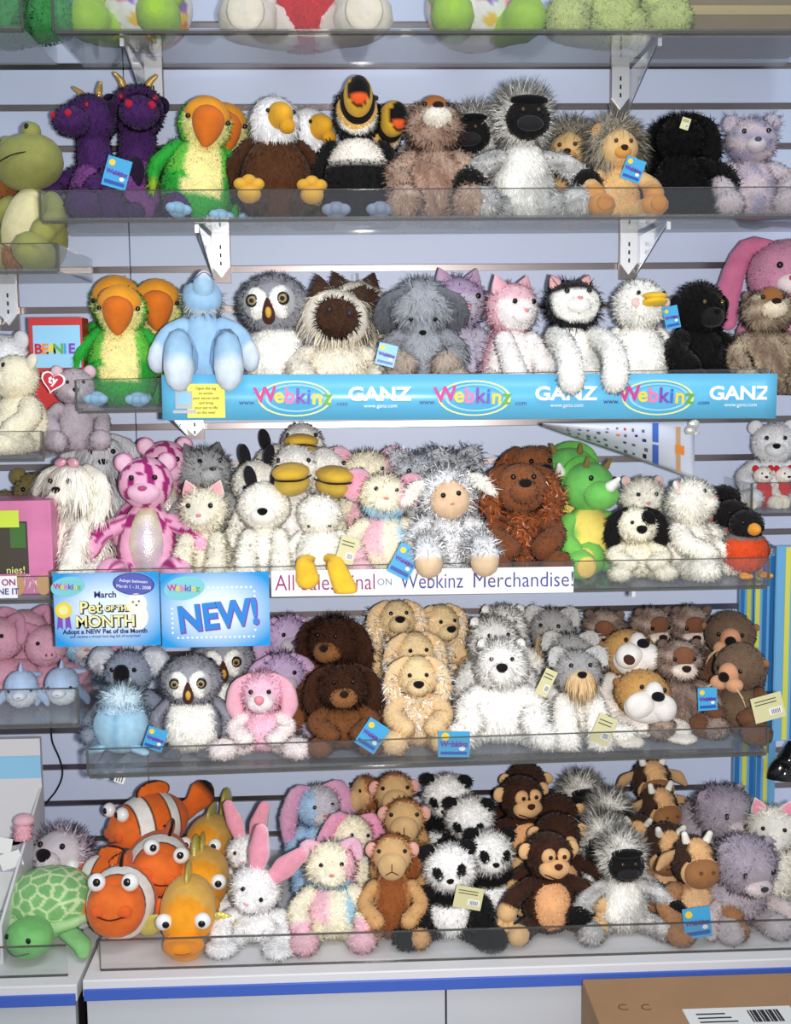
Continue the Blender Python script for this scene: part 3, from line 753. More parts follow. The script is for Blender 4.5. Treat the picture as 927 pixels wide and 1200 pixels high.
@kind
def lion():
    tan = (226, 186, 128)
    t = sitter(tan, hc=tan, lc=tan, pc=(214, 148, 74), bf=fz(0.006, 60000), hf=[fz(0.036, 90000, g=0.55, lift=0.7, jit=0.3, col=mottle((150, 142, 128), (206, 198, 180), 6, 3), mask=lambda D: (D[:, 1] > -0.60) & (D[:, 2] > -0.75))], lf=False, ear='round', earc=(214, 166, 104),
               muz=(0.017, 0.013, 0.012), mc=(222, 160, 82), nose=(0.007, 0.004, 0.006), nc=(60, 34, 22), eye=0.0042, eyec=(84, 44, 18), ex=0.014, ez=0.008, hr=(0.040, 0.038, 0.038), br=(0.044, 0.040, 0.062), pad=(206, 136, 62))
    t.blob('mane', (0, 0.012, 0.008), (0.050, 0.026, 0.050), col=(170, 162, 146), fur=fz(0.026, 90000, g=0.2, lift=0.8, w=0.0013, col=mottle((160, 152, 138), (214, 206, 190), 6, 3)), parent='head')
    return t
@kind
def black_poodle():
    k = (20, 19, 20)
    t = sitter(k, bf=fz(0.018, 80000, g=0.1, jit=0.8, curl=0.7), lf=fz(0.012, 70000, jit=0.7), ear='flop', ef=fz(0.014, 60000, jit=0.7), muz=(0.018, 0.022, 0.015), mc=k, eye=0.0042, arms='out', legs='splay', br=(0.055, 0.048, 0.066), hr=(0.044, 0.04, 0.042))
    return t
@kind
def lilac_mouse():
    c1, c2 = (150, 146, 172), (206, 190, 192)
    t = sitter(mottle(c1, c2, 5, 8), hc=mottle(c2, c1, 4, 9), lc=(196, 184, 188), bf=FUZZ(), lf=fz(0.007, 60000), hf=FUZZ(mask=lambda D: ~((D[:, 1] < -0.85))), ear='round', earc=(186, 176, 188), ef=FUZZ(), muz=(0.018, 0.020, 0.014), mc=(206, 196, 198), nose=(0.006, 0.004, 0.005), nc=(90, 84, 100), ex=0.021, ez=0.012, br=(0.052, 0.044, 0.062))
    return t
@kind
def blue_wolf():
    b = (158, 196, 228)
    t = sitter(mixc((FRONT(0.15), b), (206, 212, 214)), hc=mixc((FRONT(-0.1), b), (206, 212, 214)), lc=b, pc=(214, 226, 238), bf=fz(0.026, 50000, col=(220, 224, 224), mask=lambda D: D[:, 1] > -0.2, jit=0.7), hf=fz(0.018, 45000, col=(210, 216, 218), mask=lambda D: D[:, 1] > 0.0, jit=0.7), lf=False,
               ear='cat', earc=(150, 180, 212), muz=(0.020, 0.040, 0.018), mc=mixc((lambda D: D[:, 1] < -0.82, (232, 234, 238)), (168, 204, 232)), nose=None, eye=0.0036, legs='over', legr=0.025, br=(0.046, 0.042, 0.066), hr=(0.038, 0.036, 0.038), arms='out')
    t.tube('mouth', [(-0.020, -0.052, -0.016), (0, -0.070, -0.018), (0.020, -0.052, -0.016)], 0.0011, col=(90, 110, 150), parent='head', n=5, seg=8)
    return t
@kind
def owl():
    g, w = (150, 150, 158), (236, 234, 228)
    t = Toy(neck=0.12)
    t.blob('body', (0, 0, 0.066), (0.056, 0.048, 0.068), taper=-0.12, col=mixc((lambda D: (D[:, 1] < -0.30) & (np.abs(D[:, 0]) < 0.80), w), g), fur=fz(0.009, 80000, g=0.5), res=(22, 14))
    for s in (-1, 1):
        t.tube('wing', [(s*0.046, 0.004, 0.112), (s*0.066, -0.004, 0.080), (s*0.060, -0.010, 0.040)], [0.016, 0.022, 0.012], flat=(0.55, 1), col=(140, 140, 152), fur=fz(0.010, 70000, g=0.7))
        bird_foot(t, s, (96, 96, 104), (s*0.030, -0.052, 0.010), r=0.011)
    t.blob('head', (0, 0, 0), (0.055, 0.046, 0.048), col=g, fur=fz(0.009, 80000, g=0.1, mask=lambda D: ~((D[:, 1] < -0.72) & (np.abs(D[:, 2]) < 0.75))), pivot=(0, -0.004, 0.155), res=(22, 14))
    for s in (-1, 1):
        t.blob('face_disc', (s*0.021, -0.036, 0.002), (0.023, 0.011, 0.026), rot=(0, 0, s*0.4), col=mixc((lambda D: (D[:, 0]*s < 0.15), w), (176, 176, 178)), fur=fz(0.004, 60000, lift=0.5), parent='head')
        t.blob('eye', (s*0.024, -0.046, 0.006), (0.0105, 0.005, 0.0105), col=(28, 24, 20), mat=GLOSS, parent='head', lump=0, res=(16, 10))
        t.blob('iris', (s*0.024, -0.0485, 0.006), (0.0072, 0.004, 0.0072), col=(164, 140, 96), mat=GLOSS, parent='head', lump=0, res=(14, 9))
        t.blob('pupil', (s*0.024, -0.0505, 0.006), (0.0042, 0.003, 0.0042), col=(12, 10, 10), mat=GLOSS, parent='head', lump=0, res=(12, 8))
    t.blob('beak_patch', (0, -0.047, -0.012), (0.010, 0.008, 0.021), taper=-0.35, col=(72, 44, 34), parent='head', res=(14, 10))
    t.blob('beak', (0.001, -0.054, -0.014), (0.005, 0.006, 0.009), col=(226, 172, 72), parent='head', res=(10, 8))
    return t
@kind
def himalayan():
    c = (234, 226, 210)
    t = sitter(c, hc=c, lc=c, bf=LONG(), hf=fz(0.024, 80000, g=0.6, jit=0.3, mask=lambda D: (D[:, 1] > -0.45) | (D[:, 2] < -0.5)), lf=fz(0.012, 60000, g=0.4), ear='cat', earc=(72, 52, 42), ef=fz(0.008, 60000), muz=(0.022, 0.014, 0.016), mc=(60, 40, 30), mf=fz(0.008, 70000), nose=(0.005, 0.003, 0.004), nc=(30, 20, 18), eye=None, hr=(0.050, 0.042, 0.042), br=(0.060, 0.05, 0.062))
    t.blob('face_mask', (0, -0.034, 0.002), (0.030, 0.017, 0.026), col=(74, 50, 38), fur=fz(0.010, 90000, g=0.2), parent='head')
    t.eyes(0.014, -0.053, 0.010, 0.0036, (40, 44, 60))
    return t
@kind
def grey_hound():
    g = (160, 163, 170)
    return sitter(g, bf=fz(0.016, 70000, g=0.6), hf=fz(0.016, 75000, g=0.5), ear='flop', earc=(112, 114, 122), ef=fz(0.010, 50000, g=0.5), muz=(0.020, 0.020, 0.016), mc=g, mf=fz(0.012, 50000, g=0.6), nose=(0.006, 0.004, 0.005), hr=(0.046, 0.04, 0.042), br=(0.048, 0.044, 0.064), lc=(150, 152, 158), pc=(178, 164, 152), arms='lap')
def cat_like(front_c, back_c, inner, backfur, headback, earc=None, arms='front', legs='haunch', nosec=(226, 150, 150)):
    fr = lambda th: mixc((FRONT(th), front_c), back_c)
    return sitter(fr(0.25), hc=mixc((lambda D: (D[:, 1] < -0.45) & (D[:, 2] < 0.35), front_c), headback), lc=front_c, bf=[dict(backfur, mask=lambda D: D[:, 1] > -0.35), fz(0.006, 50000, mask=lambda D: D[:, 1] < -0.2)],
                  hf=[dict(backfur, mask=lambda D: (D[:, 1] > -0.35)), fz(0.005, 50000, mask=lambda D: D[:, 1] < -0.2)], lf=fz(0.006, 50000), ear='cat', earc=earc or headback, inc=inner, muz=(0.020, 0.013, 0.014), mc=front_c, mf=fz(0.004, 40000), nose=(0.0045, 0.003, 0.0035), nc=nosec, eye=0.0046,
                  arms=arms, legs=legs, br=(0.046, 0.044, 0.064), armr=0.017, legr=0.024, ez=0.010)
@kind
def pink_cat(): return cat_like((238, 232, 230), (226, 180, 192), (236, 176, 186), fz(0.016, 40000, jit=0.8, curl=0.7), (228, 186, 196))
@kind
def lilac_cat(): return cat_like((196, 190, 206), (188, 164, 198), (206, 170, 200), fz(0.016, 45000, jit=0.8, curl=0.7), (192, 170, 204))
@kind
def tuxedo_cat(): return cat_like((240, 238, 232), (40, 38, 42), (236, 176, 176), fz(0.018, 45000, jit=0.8, curl=0.7), (36, 34, 38), arms='over', legs='haunch')
@kind
def cream_cat():
    c = (228, 222, 204)
    return sitter(c, bf=fz(0.014, 60000, jit=0.7, curl=0.6), hf=fz(0.013, 60000, g=0.0, jit=0.7, mask=lambda D: D[:, 1] > -0.85), lf=fz(0.010, 60000), ear='cat', earc=c, inc=(236, 170, 176), muz=(0.020, 0.014, 0.014), mc=(236, 230, 214), mf=fz(0.005, 50000), nose=(0.005, 0.003, 0.004), nc=(230, 140, 150), eye=0.0048, arms='front', legs='haunch', ex=0.020)
@kind
def grey_cat():
    c = (168, 168, 170)
    return sitter(c, bf=FUZZ(), hf=fz(0.017, 60000, g=0.0, jit=0.8, curl=0.7), lf=FUZZ(), ear='cat', earc=(120, 120, 124), muz=(0.020, 0.016, 0.014), mc=(186, 186, 188), mf=fz(0.008, 50000), nose=(0.006, 0.003, 0.004), nc=(60, 58, 60))
@kind
def goose():
    w = (238, 236, 230)
    t = Toy(neck=0.12)
    t.blob('body', (0, 0, 0.066), (0.054, 0.048, 0.068), taper=-0.2, col=w, fur=fz(0.008, 80000, g=0.4), res=(20, 14))
    for s in (-1, 1):
        t.tube('wing', [(s*0.044, 0.004, 0.108), (s*0.062, -0.002, 0.080), (s*0.056, -0.008, 0.045)], [0.015, 0.020, 0.010], flat=(0.55, 1), col=w, fur=fz(0.008, 70000, g=0.5))
        bird_foot(t, s, (238, 196, 66), (s*0.030, -0.060, 0.012), r=0.013)
    t.blob('head', (0, 0, 0), (0.046, 0.044, 0.042), col=w, fur=fz(0.008, 80000, g=0.1), pivot=(0, -0.006, 0.155))
    for s in (-1, 1):
        t.blob('cheek', (s*0.028, -0.036, 0.000), (0.009, 0.004, 0.008), col=(240, 200, 196), parent='head', res=(12, 8))
        t.blob('beak', (0, -0.048, 0.004+s*0.005), (0.022, 0.020, 0.007), rot=(s*0.12, 0, 0), col=(236, 192, 52), parent='head')
    t.eyes(0.024, -0.038, 0.016, 0.004)
    return t
@kind
def gorilla():
    k = (19, 18, 19)
    t = sitter(k, bf=fz(0.009, 80000, g=0.4), ear='side', earc=k, muz=(0.024, 0.018, 0.018), mc=(30, 28, 29), nose=(0.008, 0.004, 0.006), nc=(12, 11, 12), eye=0.004, eyec=(90, 74, 30), br=(0.058, 0.048, 0.068), hr=(0.046, 0.042, 0.046), armr=0.019)
    return t
def bear_like(c, f, **k):
    a = dict(bf=f, ear='round', earc=c, muz=(0.022, 0.018, 0.016), mc=c, eye=0.0045)
    a.update(k)
    return sitter(c, **a)
@kind
def cream_bear(): return bear_like((232, 224, 200), fz(0.004, 60000), pad=(238, 232, 218), legr=0.028, br=(0.056, 0.05, 0.066), armr=0.02, nose=(0.007, 0.005, 0.006), nc=(120, 96, 76))
@kind
def white_bear(): return bear_like((226, 226, 228), fz(0.006, 60000))
@kind
def brown_bear(): return bear_like((150, 96, 52), fz(0.008, 60000))
@kind
def olive_bear(): return bear_like((126, 112, 68), fz(0.006, 60000))
@kind
def red_white_bear():
    return sitter((200, 40, 48), hc=(232, 226, 220), lc=(236, 226, 212), bf=fz(0.006, 60000), ear='round', earc=(200, 40, 48), muz=(0.02, 0.016, 0.015), mc=(236, 230, 220), lf=False, legs='splay', legr=0.034, br=(0.06, 0.05, 0.066), pad=(240, 228, 206))
@kind
def dotted_pig():
    dots = lambda D: _confetti(D)
    return sitter(_confetti, hc=_confetti, lc=(160, 200, 72), bf=None, lf=False, ear='round', earc=(178, 214, 90), muz=(0.022, 0.014, 0.016), mc=(160, 200, 72), nose=None, legs='front', legr=0.025, br=(0.064, 0.052, 0.064), res=(60, 40))
_cr = np.random.default_rng(11); _cd = unit(_cr.normal(size=(90, 3))); _cc = lin(np.array([(226, 120, 60), (150, 110, 190), (230, 120, 160), (230, 190, 70), (120, 180, 110)])[_cr.integers(0, 5, 90)])
def _confetti(D):
    u = unit(D); C = np.tile(lin((232, 228, 222)), (len(D), 1)); dp = u@_cd.T; i = dp.argmax(1)
    k = dp.max(1) > 0.988
    C[k] = _cc[i[k]]
    return C
@kind
def green_bear(): return bear_like((70, 150, 84), fz(0.006, 60000), legs='splay', legr=0.03)
@kind
def lime_bear(): return bear_like((190, 200, 130), fz(0.006, 60000), legs='splay', legr=0.03, mc=(214, 206, 150))
@kind
def pink_bunny(): return sitter((208, 146, 172), bf=fz(0.004, 50000), ear='lop', earc=(196, 156, 192), inc=(214, 120, 156), muz=(0.022, 0.016, 0.016), mc=(244, 226, 226), nose=(0.006, 0.004, 0.005), nc=(206, 90, 120), hr=(0.06, 0.05, 0.052), hz=0.155, eye=0.005)
@kind
def maltese():
    c = (236, 232, 222)
    t = sitter(c, bf=fz(0.032, 70000, g=0.9, jit=0.35, w=0.0018), hf=fz(0.034, 70000, g=0.9, jit=0.3, w=0.0018, mask=lambda D: ~((D[:, 1] < -0.75) & (D[:, 2] > -0.5))), lf=fz(0.016, 60000, g=0.6), ear='flop', ef=fz(0.026, 50000, g=0.9), muz=(0.019, 0.016, 0.014), mc=c, mf=fz(0.018, 60000, g=0.9), nose=(0.007, 0.005, 0.006), eye=0.0044, ex=0.016, ez=0.010, hr=(0.042, 0.04, 0.038), br=(0.05, 0.046, 0.064), arms='front', legs='haunch')
    for s in (-1, 1):
        t.blob('bow', (s*0.011, -0.020, 0.040), (0.011, 0.005, 0.007), rot=(0, s*0.3, 0), col=(240, 176, 192), mat=SATIN, parent='head', res=(10, 7))
    return t
@kind
def grey_maltese():
    c = (198, 198, 202)
    return sitter(c, bf=fz(0.030, 65000, g=0.9, jit=0.35), hf=fz(0.030, 65000, g=0.8, jit=0.35), lf=fz(0.016, 60000, g=0.6), ear='flop', ef=fz(0.024, 50000, g=0.9), muz=(0.019, 0.016, 0.014), mc=c, mf=fz(0.014, 60000, g=0.8), hr=(0.042, 0.04, 0.038))
@kind
def pink_leopard():
    pk = spots((238, 176, 206), (158, 40, 112), 8.0, 0.25, 5)
    t = sitter(pk, hc=spots((238, 176, 206), (158, 40, 112), 6.5, 0.25, 8), lc=spots((236, 170, 202), (158, 40, 112), 9.0, 0.2, 6), bf=None, ear='round', earc=(226, 140, 186), inc=(240, 200, 220), muz=(0.026, 0.020, 0.018), mc=(240, 190, 214), nose=(0.007, 0.004, 0.005), nc=(190, 80, 130), eye=0.0045, arms='out', hr=(0.042, 0.04, 0.042), br=(0.048, 0.042, 0.068), armr=0.014, hz=0.160, res=(64, 44), lres=(18, 36))
    t.blob('belly', (0, -0.016, 0.064), (0.033, 0.034, 0.062), taper=-0.1, col=mottle((226, 206, 220), (232, 226, 190), 5, 2), mat=SATIN, res=(20, 14))
    return t
@kind
def black_eared_bear():
    w = (238, 234, 224)
    return sitter(w, bf=fz(0.012, 80000, g=0.6), hf=fz(0.006, 80000, g=0.3), lf=fz(0.010, 70000), ear='upright', earc=(32, 30, 34), ef=None, muz=(0.024, 0.018, 0.018), mc=(242, 238, 230), nose=(0.009, 0.005, 0.007), nc=(18, 16, 18), eye=None, mouth=True, hr=(0.046, 0.042, 0.042), arms='front', legs='haunch')
@kind
def pelican():
    w, y = (236, 232, 228), (222, 178, 62)
    t = Toy(neck=0.12)
    t.blob('body', (0, 0, 0.060), (0.046, 0.046, 0.064), taper=-0.2, col=w, fur=fz(0.006, 80000, g=0.4), res=(20, 14))
    for s in (-1, 1):
        t.tube('wing', [(s*0.038, 0.004, 0.100), (s*0.054, 0.0, 0.075), (s*0.050, -0.004, 0.042)], [0.013, 0.018, 0.010], flat=(0.55, 1), col=w, fur=fz(0.006, 70000, g=0.5))
        bird_foot(t, s, (238, 190, 60), (s*0.024, -0.044, 0.012), r=0.011)
    t.blob('head', (0, 0, 0), (0.034, 0.034, 0.036), col=w, fur=fz(0.006, 80000), pivot=(0, -0.006, 0.150))
    t.blob('upper_beak', (0, -0.050, 0.004), (0.027, 0.042, 0.013), col=y, parent='head', front=-0.1)
    t.blob('pouch', (0, -0.046, -0.012), (0.026, 0.038, 0.019), col=(208, 176, 74), parent='head')
    t.tube('beak_seam', [(-0.026, -0.034, -0.004), (-0.017, -0.078, -0.003), (0, -0.090, -0.002), (0.017, -0.078, -0.003), (0.026, -0.034, -0.004)], 0.0016, col=(40, 32, 18), parent='head', n=5, seg=14)
    t.eyes(0.022, -0.022, 0.016, 0.0036)
    return t
@kind
def white_duck():
    w = (238, 234, 226)
    t = Toy(neck=0.095)
    t.blob('body', (0, 0, 0.060), (0.044, 0.046, 0.060), taper=-0.15, col=w, fur=fz(0.008, 80000, g=0.4), res=(20, 14))
    for s in (-1, 1):
        t.tube('wing', [(s*0.038, 0.004, 0.096), (s*0.050, 0.0, 0.075), (s*0.046, -0.004, 0.045)], [0.013, 0.018, 0.010], flat=(0.55, 1), col=w, fur=fz(0.006, 70000, g=0.5))
    for s, e in ((-1, (-0.020, -0.100, 0.026)), (1, (0.044, -0.104, 0.006))):
        t.tube('foot', [(s*0.014, -0.038, 0.050), (s*0.024, -0.080, 0.056), e], [0.010, 0.014, 0.019], flat=(1.1, 0.6), col=(240, 192, 58))
    t.blob('head', (0, 0, 0), (0.037, 0.036, 0.036), col=w, fur=fz(0.008, 80000, g=0.2), pivot=(0, -0.006, 0.132))
    t.blob('beak', (0, -0.034, -0.012), (0.014, 0.016, 0.006), col=(238, 190, 60), parent='head', res=(12, 8))
    t.eyes(0.018, -0.028, 0.014, 0.0036)
    return t
def pastel(ear, inc, fur=None):
    pk, bl, cr = (232, 190, 200), (176, 208, 226), (236, 228, 206)
    bc = mixc((lambda D: (D[:, 0] < -0.05) & (D[:, 2] > -0.2), pk), (lambda D: (D[:, 0] > 0.5), bl), cr)
    return sitter(bc, hc=mixc((lambda D: D[:, 2] < -0.45, bl), (lambda D: D[:, 0] > 0.55, pk), (lambda D: D[:, 1] > 0.2, bl), cr), lc=mixc((lambda D: D[:, 0] > 0.8, pk), cr), bf=fur or fz(0.009, 60000, jit=0.7), hf=fz(0.013, 55000, g=0.1, jit=0.7, curl=0.6), ear=ear, earc=(222, 178, 196), inc=inc, ef=fz(0.006, 40000), muz=(0.022, 0.014, 0.016), mc=(238, 232, 212), mf=fz(0.010, 60000, jit=0.7), nose=(0.005, 0.003, 0.003), nc=(236, 150, 130), eye=0.004, br=(0.052, 0.045, 0.064))
@kind
def pastel_mouse(): return pastel('big', (232, 164, 186))
@kind
def pastel_bunny(): return pastel('lop', (230, 160, 190))
@kind
def pastel_cat(): return pastel('tip', None)
@kind
def blue_bunny():
    b = (166, 196, 222)
    return sitter(b, hc=mixc((lambda D: (D[:, 0] < -0.35), b), (200, 196, 206)), bf=fz(0.010, 60000, jit=0.6), hf=fz(0.011, 50000, g=0.1, jit=0.8), ear='lop', earc=(196, 174, 200), inc=(214, 160, 190), ef=fz(0.006, 40000), muz=(0.02, 0.014, 0.014), mc=(206, 200, 204), mf=fz(0.008, 50000), nose=(0.005, 0.003, 0.003), nc=(222, 130, 120), eye=0.0042)
@kind
def lamb():
    w = (230, 230, 232)
    t = sitter(w, bf=[fz(0.014, 40000, g=0.1, jit=0.9, curl=0.9), TINS()], hf=[fz(0.016, 60000, g=0.0, jit=0.9, curl=0.9), TINS()], lc=w, pc=(226, 196, 160), lf=TINS(mask=lambda D: D[:, 0] < 0.7), ear='droop', earc=(236, 232, 224), ef=fz(0.016, 60000, jit=0.8), muz=None, nose=None, eye=None, legs='over', hr=(0.044, 0.04, 0.042), legr=0.021)
    t.blob('face', (0, -0.028, -0.006), (0.035, 0.027, 0.033), col=(232, 196, 160), parent='head')
    t.eyes(0.013, -0.051, 0.006, 0.0046)
    t.blob('nose', (0, -0.055, -0.010), (0.004, 0.002, 0.002), col=(210, 150, 130), parent='head', lump=0, res=(8, 6))
    return t
@kind
def silver_lamb():
    w = (190, 192, 198)
    return sitter(w, bf=TINS(), hf=[fz(0.014, 40000, g=0.1, jit=0.9), TINS()], ear='tip', earc=w, ef=TINS(), muz=(0.024, 0.016, 0.018), mc=(206, 180, 152), nose=None)
def spaniel_like(c, tc, nosec, facec=None):
    facec = facec or c
    t = sitter(c, hc=facec, lc=c, bf=[fz(0.007, 50000), dict(TINS(col=tc, mask=lambda D: (D[:, 1] < -0.25) & (D[:, 2] > -0.45) & (np.abs(D[:, 0]) < 0.7)), d=38000)], hf=fz(0.005, 60000), lf=fz(0.006, 50000), ear='flop', earc=c, ef=[fz(0.006, 50000, g=0.5), dict(TINS(col=tc, mask=lambda D: D[:, 0] > 0.35), d=34000)], muz=(0.024, 0.025, 0.020), mc=facec, mf=fz(0.004, 50000), nose=(0.011, 0.007, 0.008), nc=nosec, eye=0.0046, ex=0.017, ez=0.012, hr=(0.042, 0.04, 0.042), arms='lap', armr=0.018, legr=0.024)
    return t
@kind
def brown_spaniel(): return spaniel_like((122, 72, 44), (176, 96, 46), (28, 22, 22), (140, 86, 54))
@kind
def gold_spaniel():
    t = spaniel_like((226, 196, 152), (255, 252, 246), (26, 22, 22), (232, 206, 160))
    return t
@kind
def triceratops():
    g = (124, 200, 92)
    t = sitter(mixc((lambda D: (D[:, 1] < -0.3) & (np.abs(D[:, 0]) < 0.75), (242, 218, 112)), g), hc=mottle(g, (96, 180, 96), 4, 3), lc=g, ear=None, muz=(0.034, 0.026, 0.026), mc=mottle((126, 204, 100), (110, 190, 90), 4, 2), nose=None, eye=None, hr=(0.046, 0.042, 0.042), hz=0.156, legs='front', legr=0.026, pad=(236, 200, 110), br=(0.048, 0.044, 0.066))
    t.blob('frill', (0, 0.018, 0.010), (0.049, 0.012, 0.042), col=(104, 186, 84), parent='head')
    t.tube('horn', [(0, -0.056, 0.004), (0.002, -0.072, 0.018)], [0.010, 0.004], col=(238, 236, 230), parent='head')
    for s in (-1, 1): t.tube('brow_horn', [(s*0.022, -0.016, 0.036), (s*0.025, -0.022, 0.048)], [0.006, 0.003], col=(130, 110, 60), parent='head')
    t.eyes(0.026, -0.036, 0.016, 0.005)
    return t
@kind
def patch_dog():
    w = (238, 232, 214)
    t = sitter(w, hc=w, bf=fz(0.010, 70000, jit=0.6), ear='flop', earc=(28, 26, 26), ef=fz(0.012, 60000, g=0.5), muz=(0.026, 0.020, 0.020), mc=w, mf=fz(0.006, 60000), nose=(0.012, 0.008, 0.010), nc=(20, 18, 18), eye=0.0045, arms='lap', armr=0.018, mouth=True)
    t.blob('eye_patch', (0.018, -0.030, 0.020), (0.017, 0.012, 0.016), col=(26, 24, 24), fur=fz(0.007, 80000), parent='head', res=(14, 9))
    return t
@kind
def persian():
    w = (238, 234, 224)
    return sitter(w, bf=fz(0.011, 80000, g=0.4), hf=fz(0.010, 80000, g=0.1), ear='small', earc=w, inc=(236, 190, 190), muz=(0.020, 0.014, 0.014), mc=w, mf=fz(0.006, 60000), nose=(0.005, 0.003, 0.004), nc=(230, 160, 160), eye=0.0045, hr=(0.046, 0.044, 0.042), br=(0.050, 0.046, 0.066), arms='lap', armr=0.018, legr=0.025)
@kind
def robin():
    t = Toy(neck=0.09)
    t.blob('body', (0, 0, 0.052), (0.045, 0.042, 0.048), col=mixc((lambda D: (D[:, 1] < -0.15) & (D[:, 2] < 0.62), (216, 82, 40)), (128, 120, 118)), fur=fz(0.005, 70000), res=(24, 16))
    for s in (-1, 1):
        t.tube('wing', [(s*0.036, 0.006, 0.078), (s*0.048, 0.008, 0.055), (s*0.040, 0.02, 0.028)], [0.011, 0.016, 0.008], flat=(0.55, 1), col=(110, 104, 104), fur=fz(0.006, 50000))
        bird_foot(t, s, (240, 156, 50), (s*0.020, -0.042, 0.007), r=0.008)
    t.blob('head', (0, 0, 0), (0.031, 0.031, 0.030), col=(30, 27, 27), fur=fz(0.005, 70000), pivot=(0, -0.006, 0.108))
    t.blob('beak', (0, -0.034, -0.004), (0.012, 0.016, 0.011), col=(242, 162, 60), parent='head', front=0.3, res=(14, 9))
    t.eyes(0.018, -0.025, 0.008, 0.0034)
    return t
@kind
def pig():
    p = (212, 162, 180)
    t = sitter(p, ear='tip', earc=(200, 142, 166), muz=(0.016, 0.012, 0.012), mc=(222, 168, 184), nose=None, eye=0.004, hr=(0.04, 0.038, 0.038), br=(0.05, 0.05, 0.06), bf=fz(0.003, 40000))
    for s in (-1, 1): t.blob('nostril', (s*0.005, -0.043, -0.009), (0.002, 0.0015, 0.003), col=(150, 80, 104), parent='head', lump=0, res=(8, 6))
    return t
@kind
def dolphin():
    b, w = (170, 190, 218), (226, 230, 238)
    t = Toy(neck=0.05)
    t.tube('tail', [(0, 0.01, 0.050), (0, 0.05, 0.050), (0, 0.09, 0.056)], [0.036, 0.024, 0.010], col=b, n=12)
    t.blob('fluke', (0, 0.100, 0.058), (0.040, 0.016, 0.009), col=b)
    for s in (-1, 1): t.tube('flipper', [(s*0.032, -0.01, 0.045), (s*0.054, -0.018, 0.024), (s*0.060, -0.018, 0.010)], [0.011, 0.011, 0.006], flat=(1, 0.5), col=b)
    t.blob('head', (0, 0, 0), (0.040, 0.048, 0.046), col=mixc((lambda D: (D[:, 2] < -0.05) & (D[:, 1] < 0.3), w), b), fur=fz(0.003, 40000), pivot=(0, -0.010, 0.050), res=(20, 14))
    t.blob('dorsal_fin', (0, 0.006, 0.048), (0.006, 0.014, 0.016), col=b, parent='head', taper=-0.5, res=(12, 8))
    t.blob('snout', (0, -0.050, -0.006), (0.018, 0.020, 0.011), col=w, parent='head', res=(14, 9))
    t.tube('mouth', [(-0.018, -0.048, -0.006), (0, -0.071, -0.005), (0.018, -0.048, -0.006)], 0.001, col=(90, 100, 130), parent='head', n=5, seg=8)
    t.eyes(0.026, -0.037, 0.004, 0.004)
    return t
@kind
def blue_seal():
    b = (166, 206, 230)
    t = Toy(neck=0.06)
    t.blob('body', (0, 0, 0.062), (0.070, 0.058, 0.064), col=mixc((lambda D: (np.abs(D[:, 0]) < 0.02) & (D[:, 1] < 0), (140, 184, 214)), b), fur=fz(0.022, 60000, col=(204, 222, 232), g=-0.3, jit=0.6, mask=lambda D: (D[:, 1] > 0.0) | (D[:, 2] > 0.62)), res=(28, 18))
    for s in (-1, 1):
        t.tube('flipper', [(s*0.045, -0.030, 0.016), (s*0.070, -0.048, 0.012)], [0.016, 0.012], flat=(1, 0.6), ref=(0, 0, 1), col=b)
    t.blob('head', (0, 0, 0), (0.046, 0.042, 0.034), col=(206, 224, 234), fur=fz(0.022, 75000, g=0.0, jit=0.6), pivot=(0, 0.012, 0.128))
    t.eyes(0.018, -0.040, -0.014, 0.004)
    t.nose(-0.046, -0.022, (0.006, 0.004, 0.005), (60, 80, 120))
    return t
@kind
def koala():
    g = (150, 158, 176)
    return sitter(g, bf=fz(0.010, 70000), ear='big', earc=(150, 156, 172), inc=(206, 208, 214), ef=fz(0.010, 50000), muz=(0.020, 0.014, 0.016), mc=(206, 208, 212), nose=(0.015, 0.014, 0.023), nc=(24, 23, 26), nose_at=(-0.046, 0.002), eye=0.0045, ex=0.021)
@kind
def pink_poodle():
    p = (236, 190, 208)
    return sitter(p, hc=p, lc=(238, 226, 224), bf=fz(0.014, 50000, jit=0.8, curl=0.8), hf=fz(0.016, 60000, g=0.0, jit=0.8, curl=0.7, mask=lambda D: ~((D[:, 1] < -0.7) & (D[:, 2] < 0.4))), lf=fz(0.010, 60000, jit=0.6), ear='flop', earc=(236, 176, 192), muz=(0.026, 0.020, 0.020), mc=(240, 226, 228), mf=fz(0.004, 40000), nose=(0.010, 0.008, 0.010), nc=(240, 150, 160), eye=0.005, legs='splay', legr=0.026, arms='lap')
@kind
def lilac_poodle():
    p = (196, 172, 206)
    return sitter(p, hc=p, lc=(200, 184, 204), bf=fz(0.014, 50000, jit=0.8, curl=0.8), hf=fz(0.016, 60000, g=0.0, jit=0.8, curl=0.7, mask=lambda D: ~((D[:, 1] < -0.75))), lf=fz(0.010, 60000), ear='flop', earc=(206, 170, 204), muz=(0.024, 0.018, 0.018), mc=(196, 184, 194), nose=(0.007, 0.005, 0.006), nc=(130, 100, 140), eye=0.0045)
@kind
def brown_dog():
    b, m = (66, 40, 28), (140, 92, 56)
    t = sitter(mixc((lambda D: (D[:, 1] < -0.45), (122, 78, 46)), b), hc=b, lc=(120, 76, 46), bf=fz(0.014, 70000, g=0.3, jit=0.7), hf=fz(0.020, 80000, g=0.1, jit=0.7, curl=0.6), lf=fz(0.008, 60000), ear='flop', earc=b, ef=fz(0.016, 60000, g=0.5), muz=(0.027, 0.020, 0.022), mc=(146, 98, 58), mf=fz(0.004, 50000), nose=(0.009, 0.006, 0.007), nc=(40, 24, 18), eye=0.0045, ez=0.018, hr=(0.048, 0.044, 0.044), br=(0.054, 0.048, 0.064), arms='lap', armr=0.018)
    return t
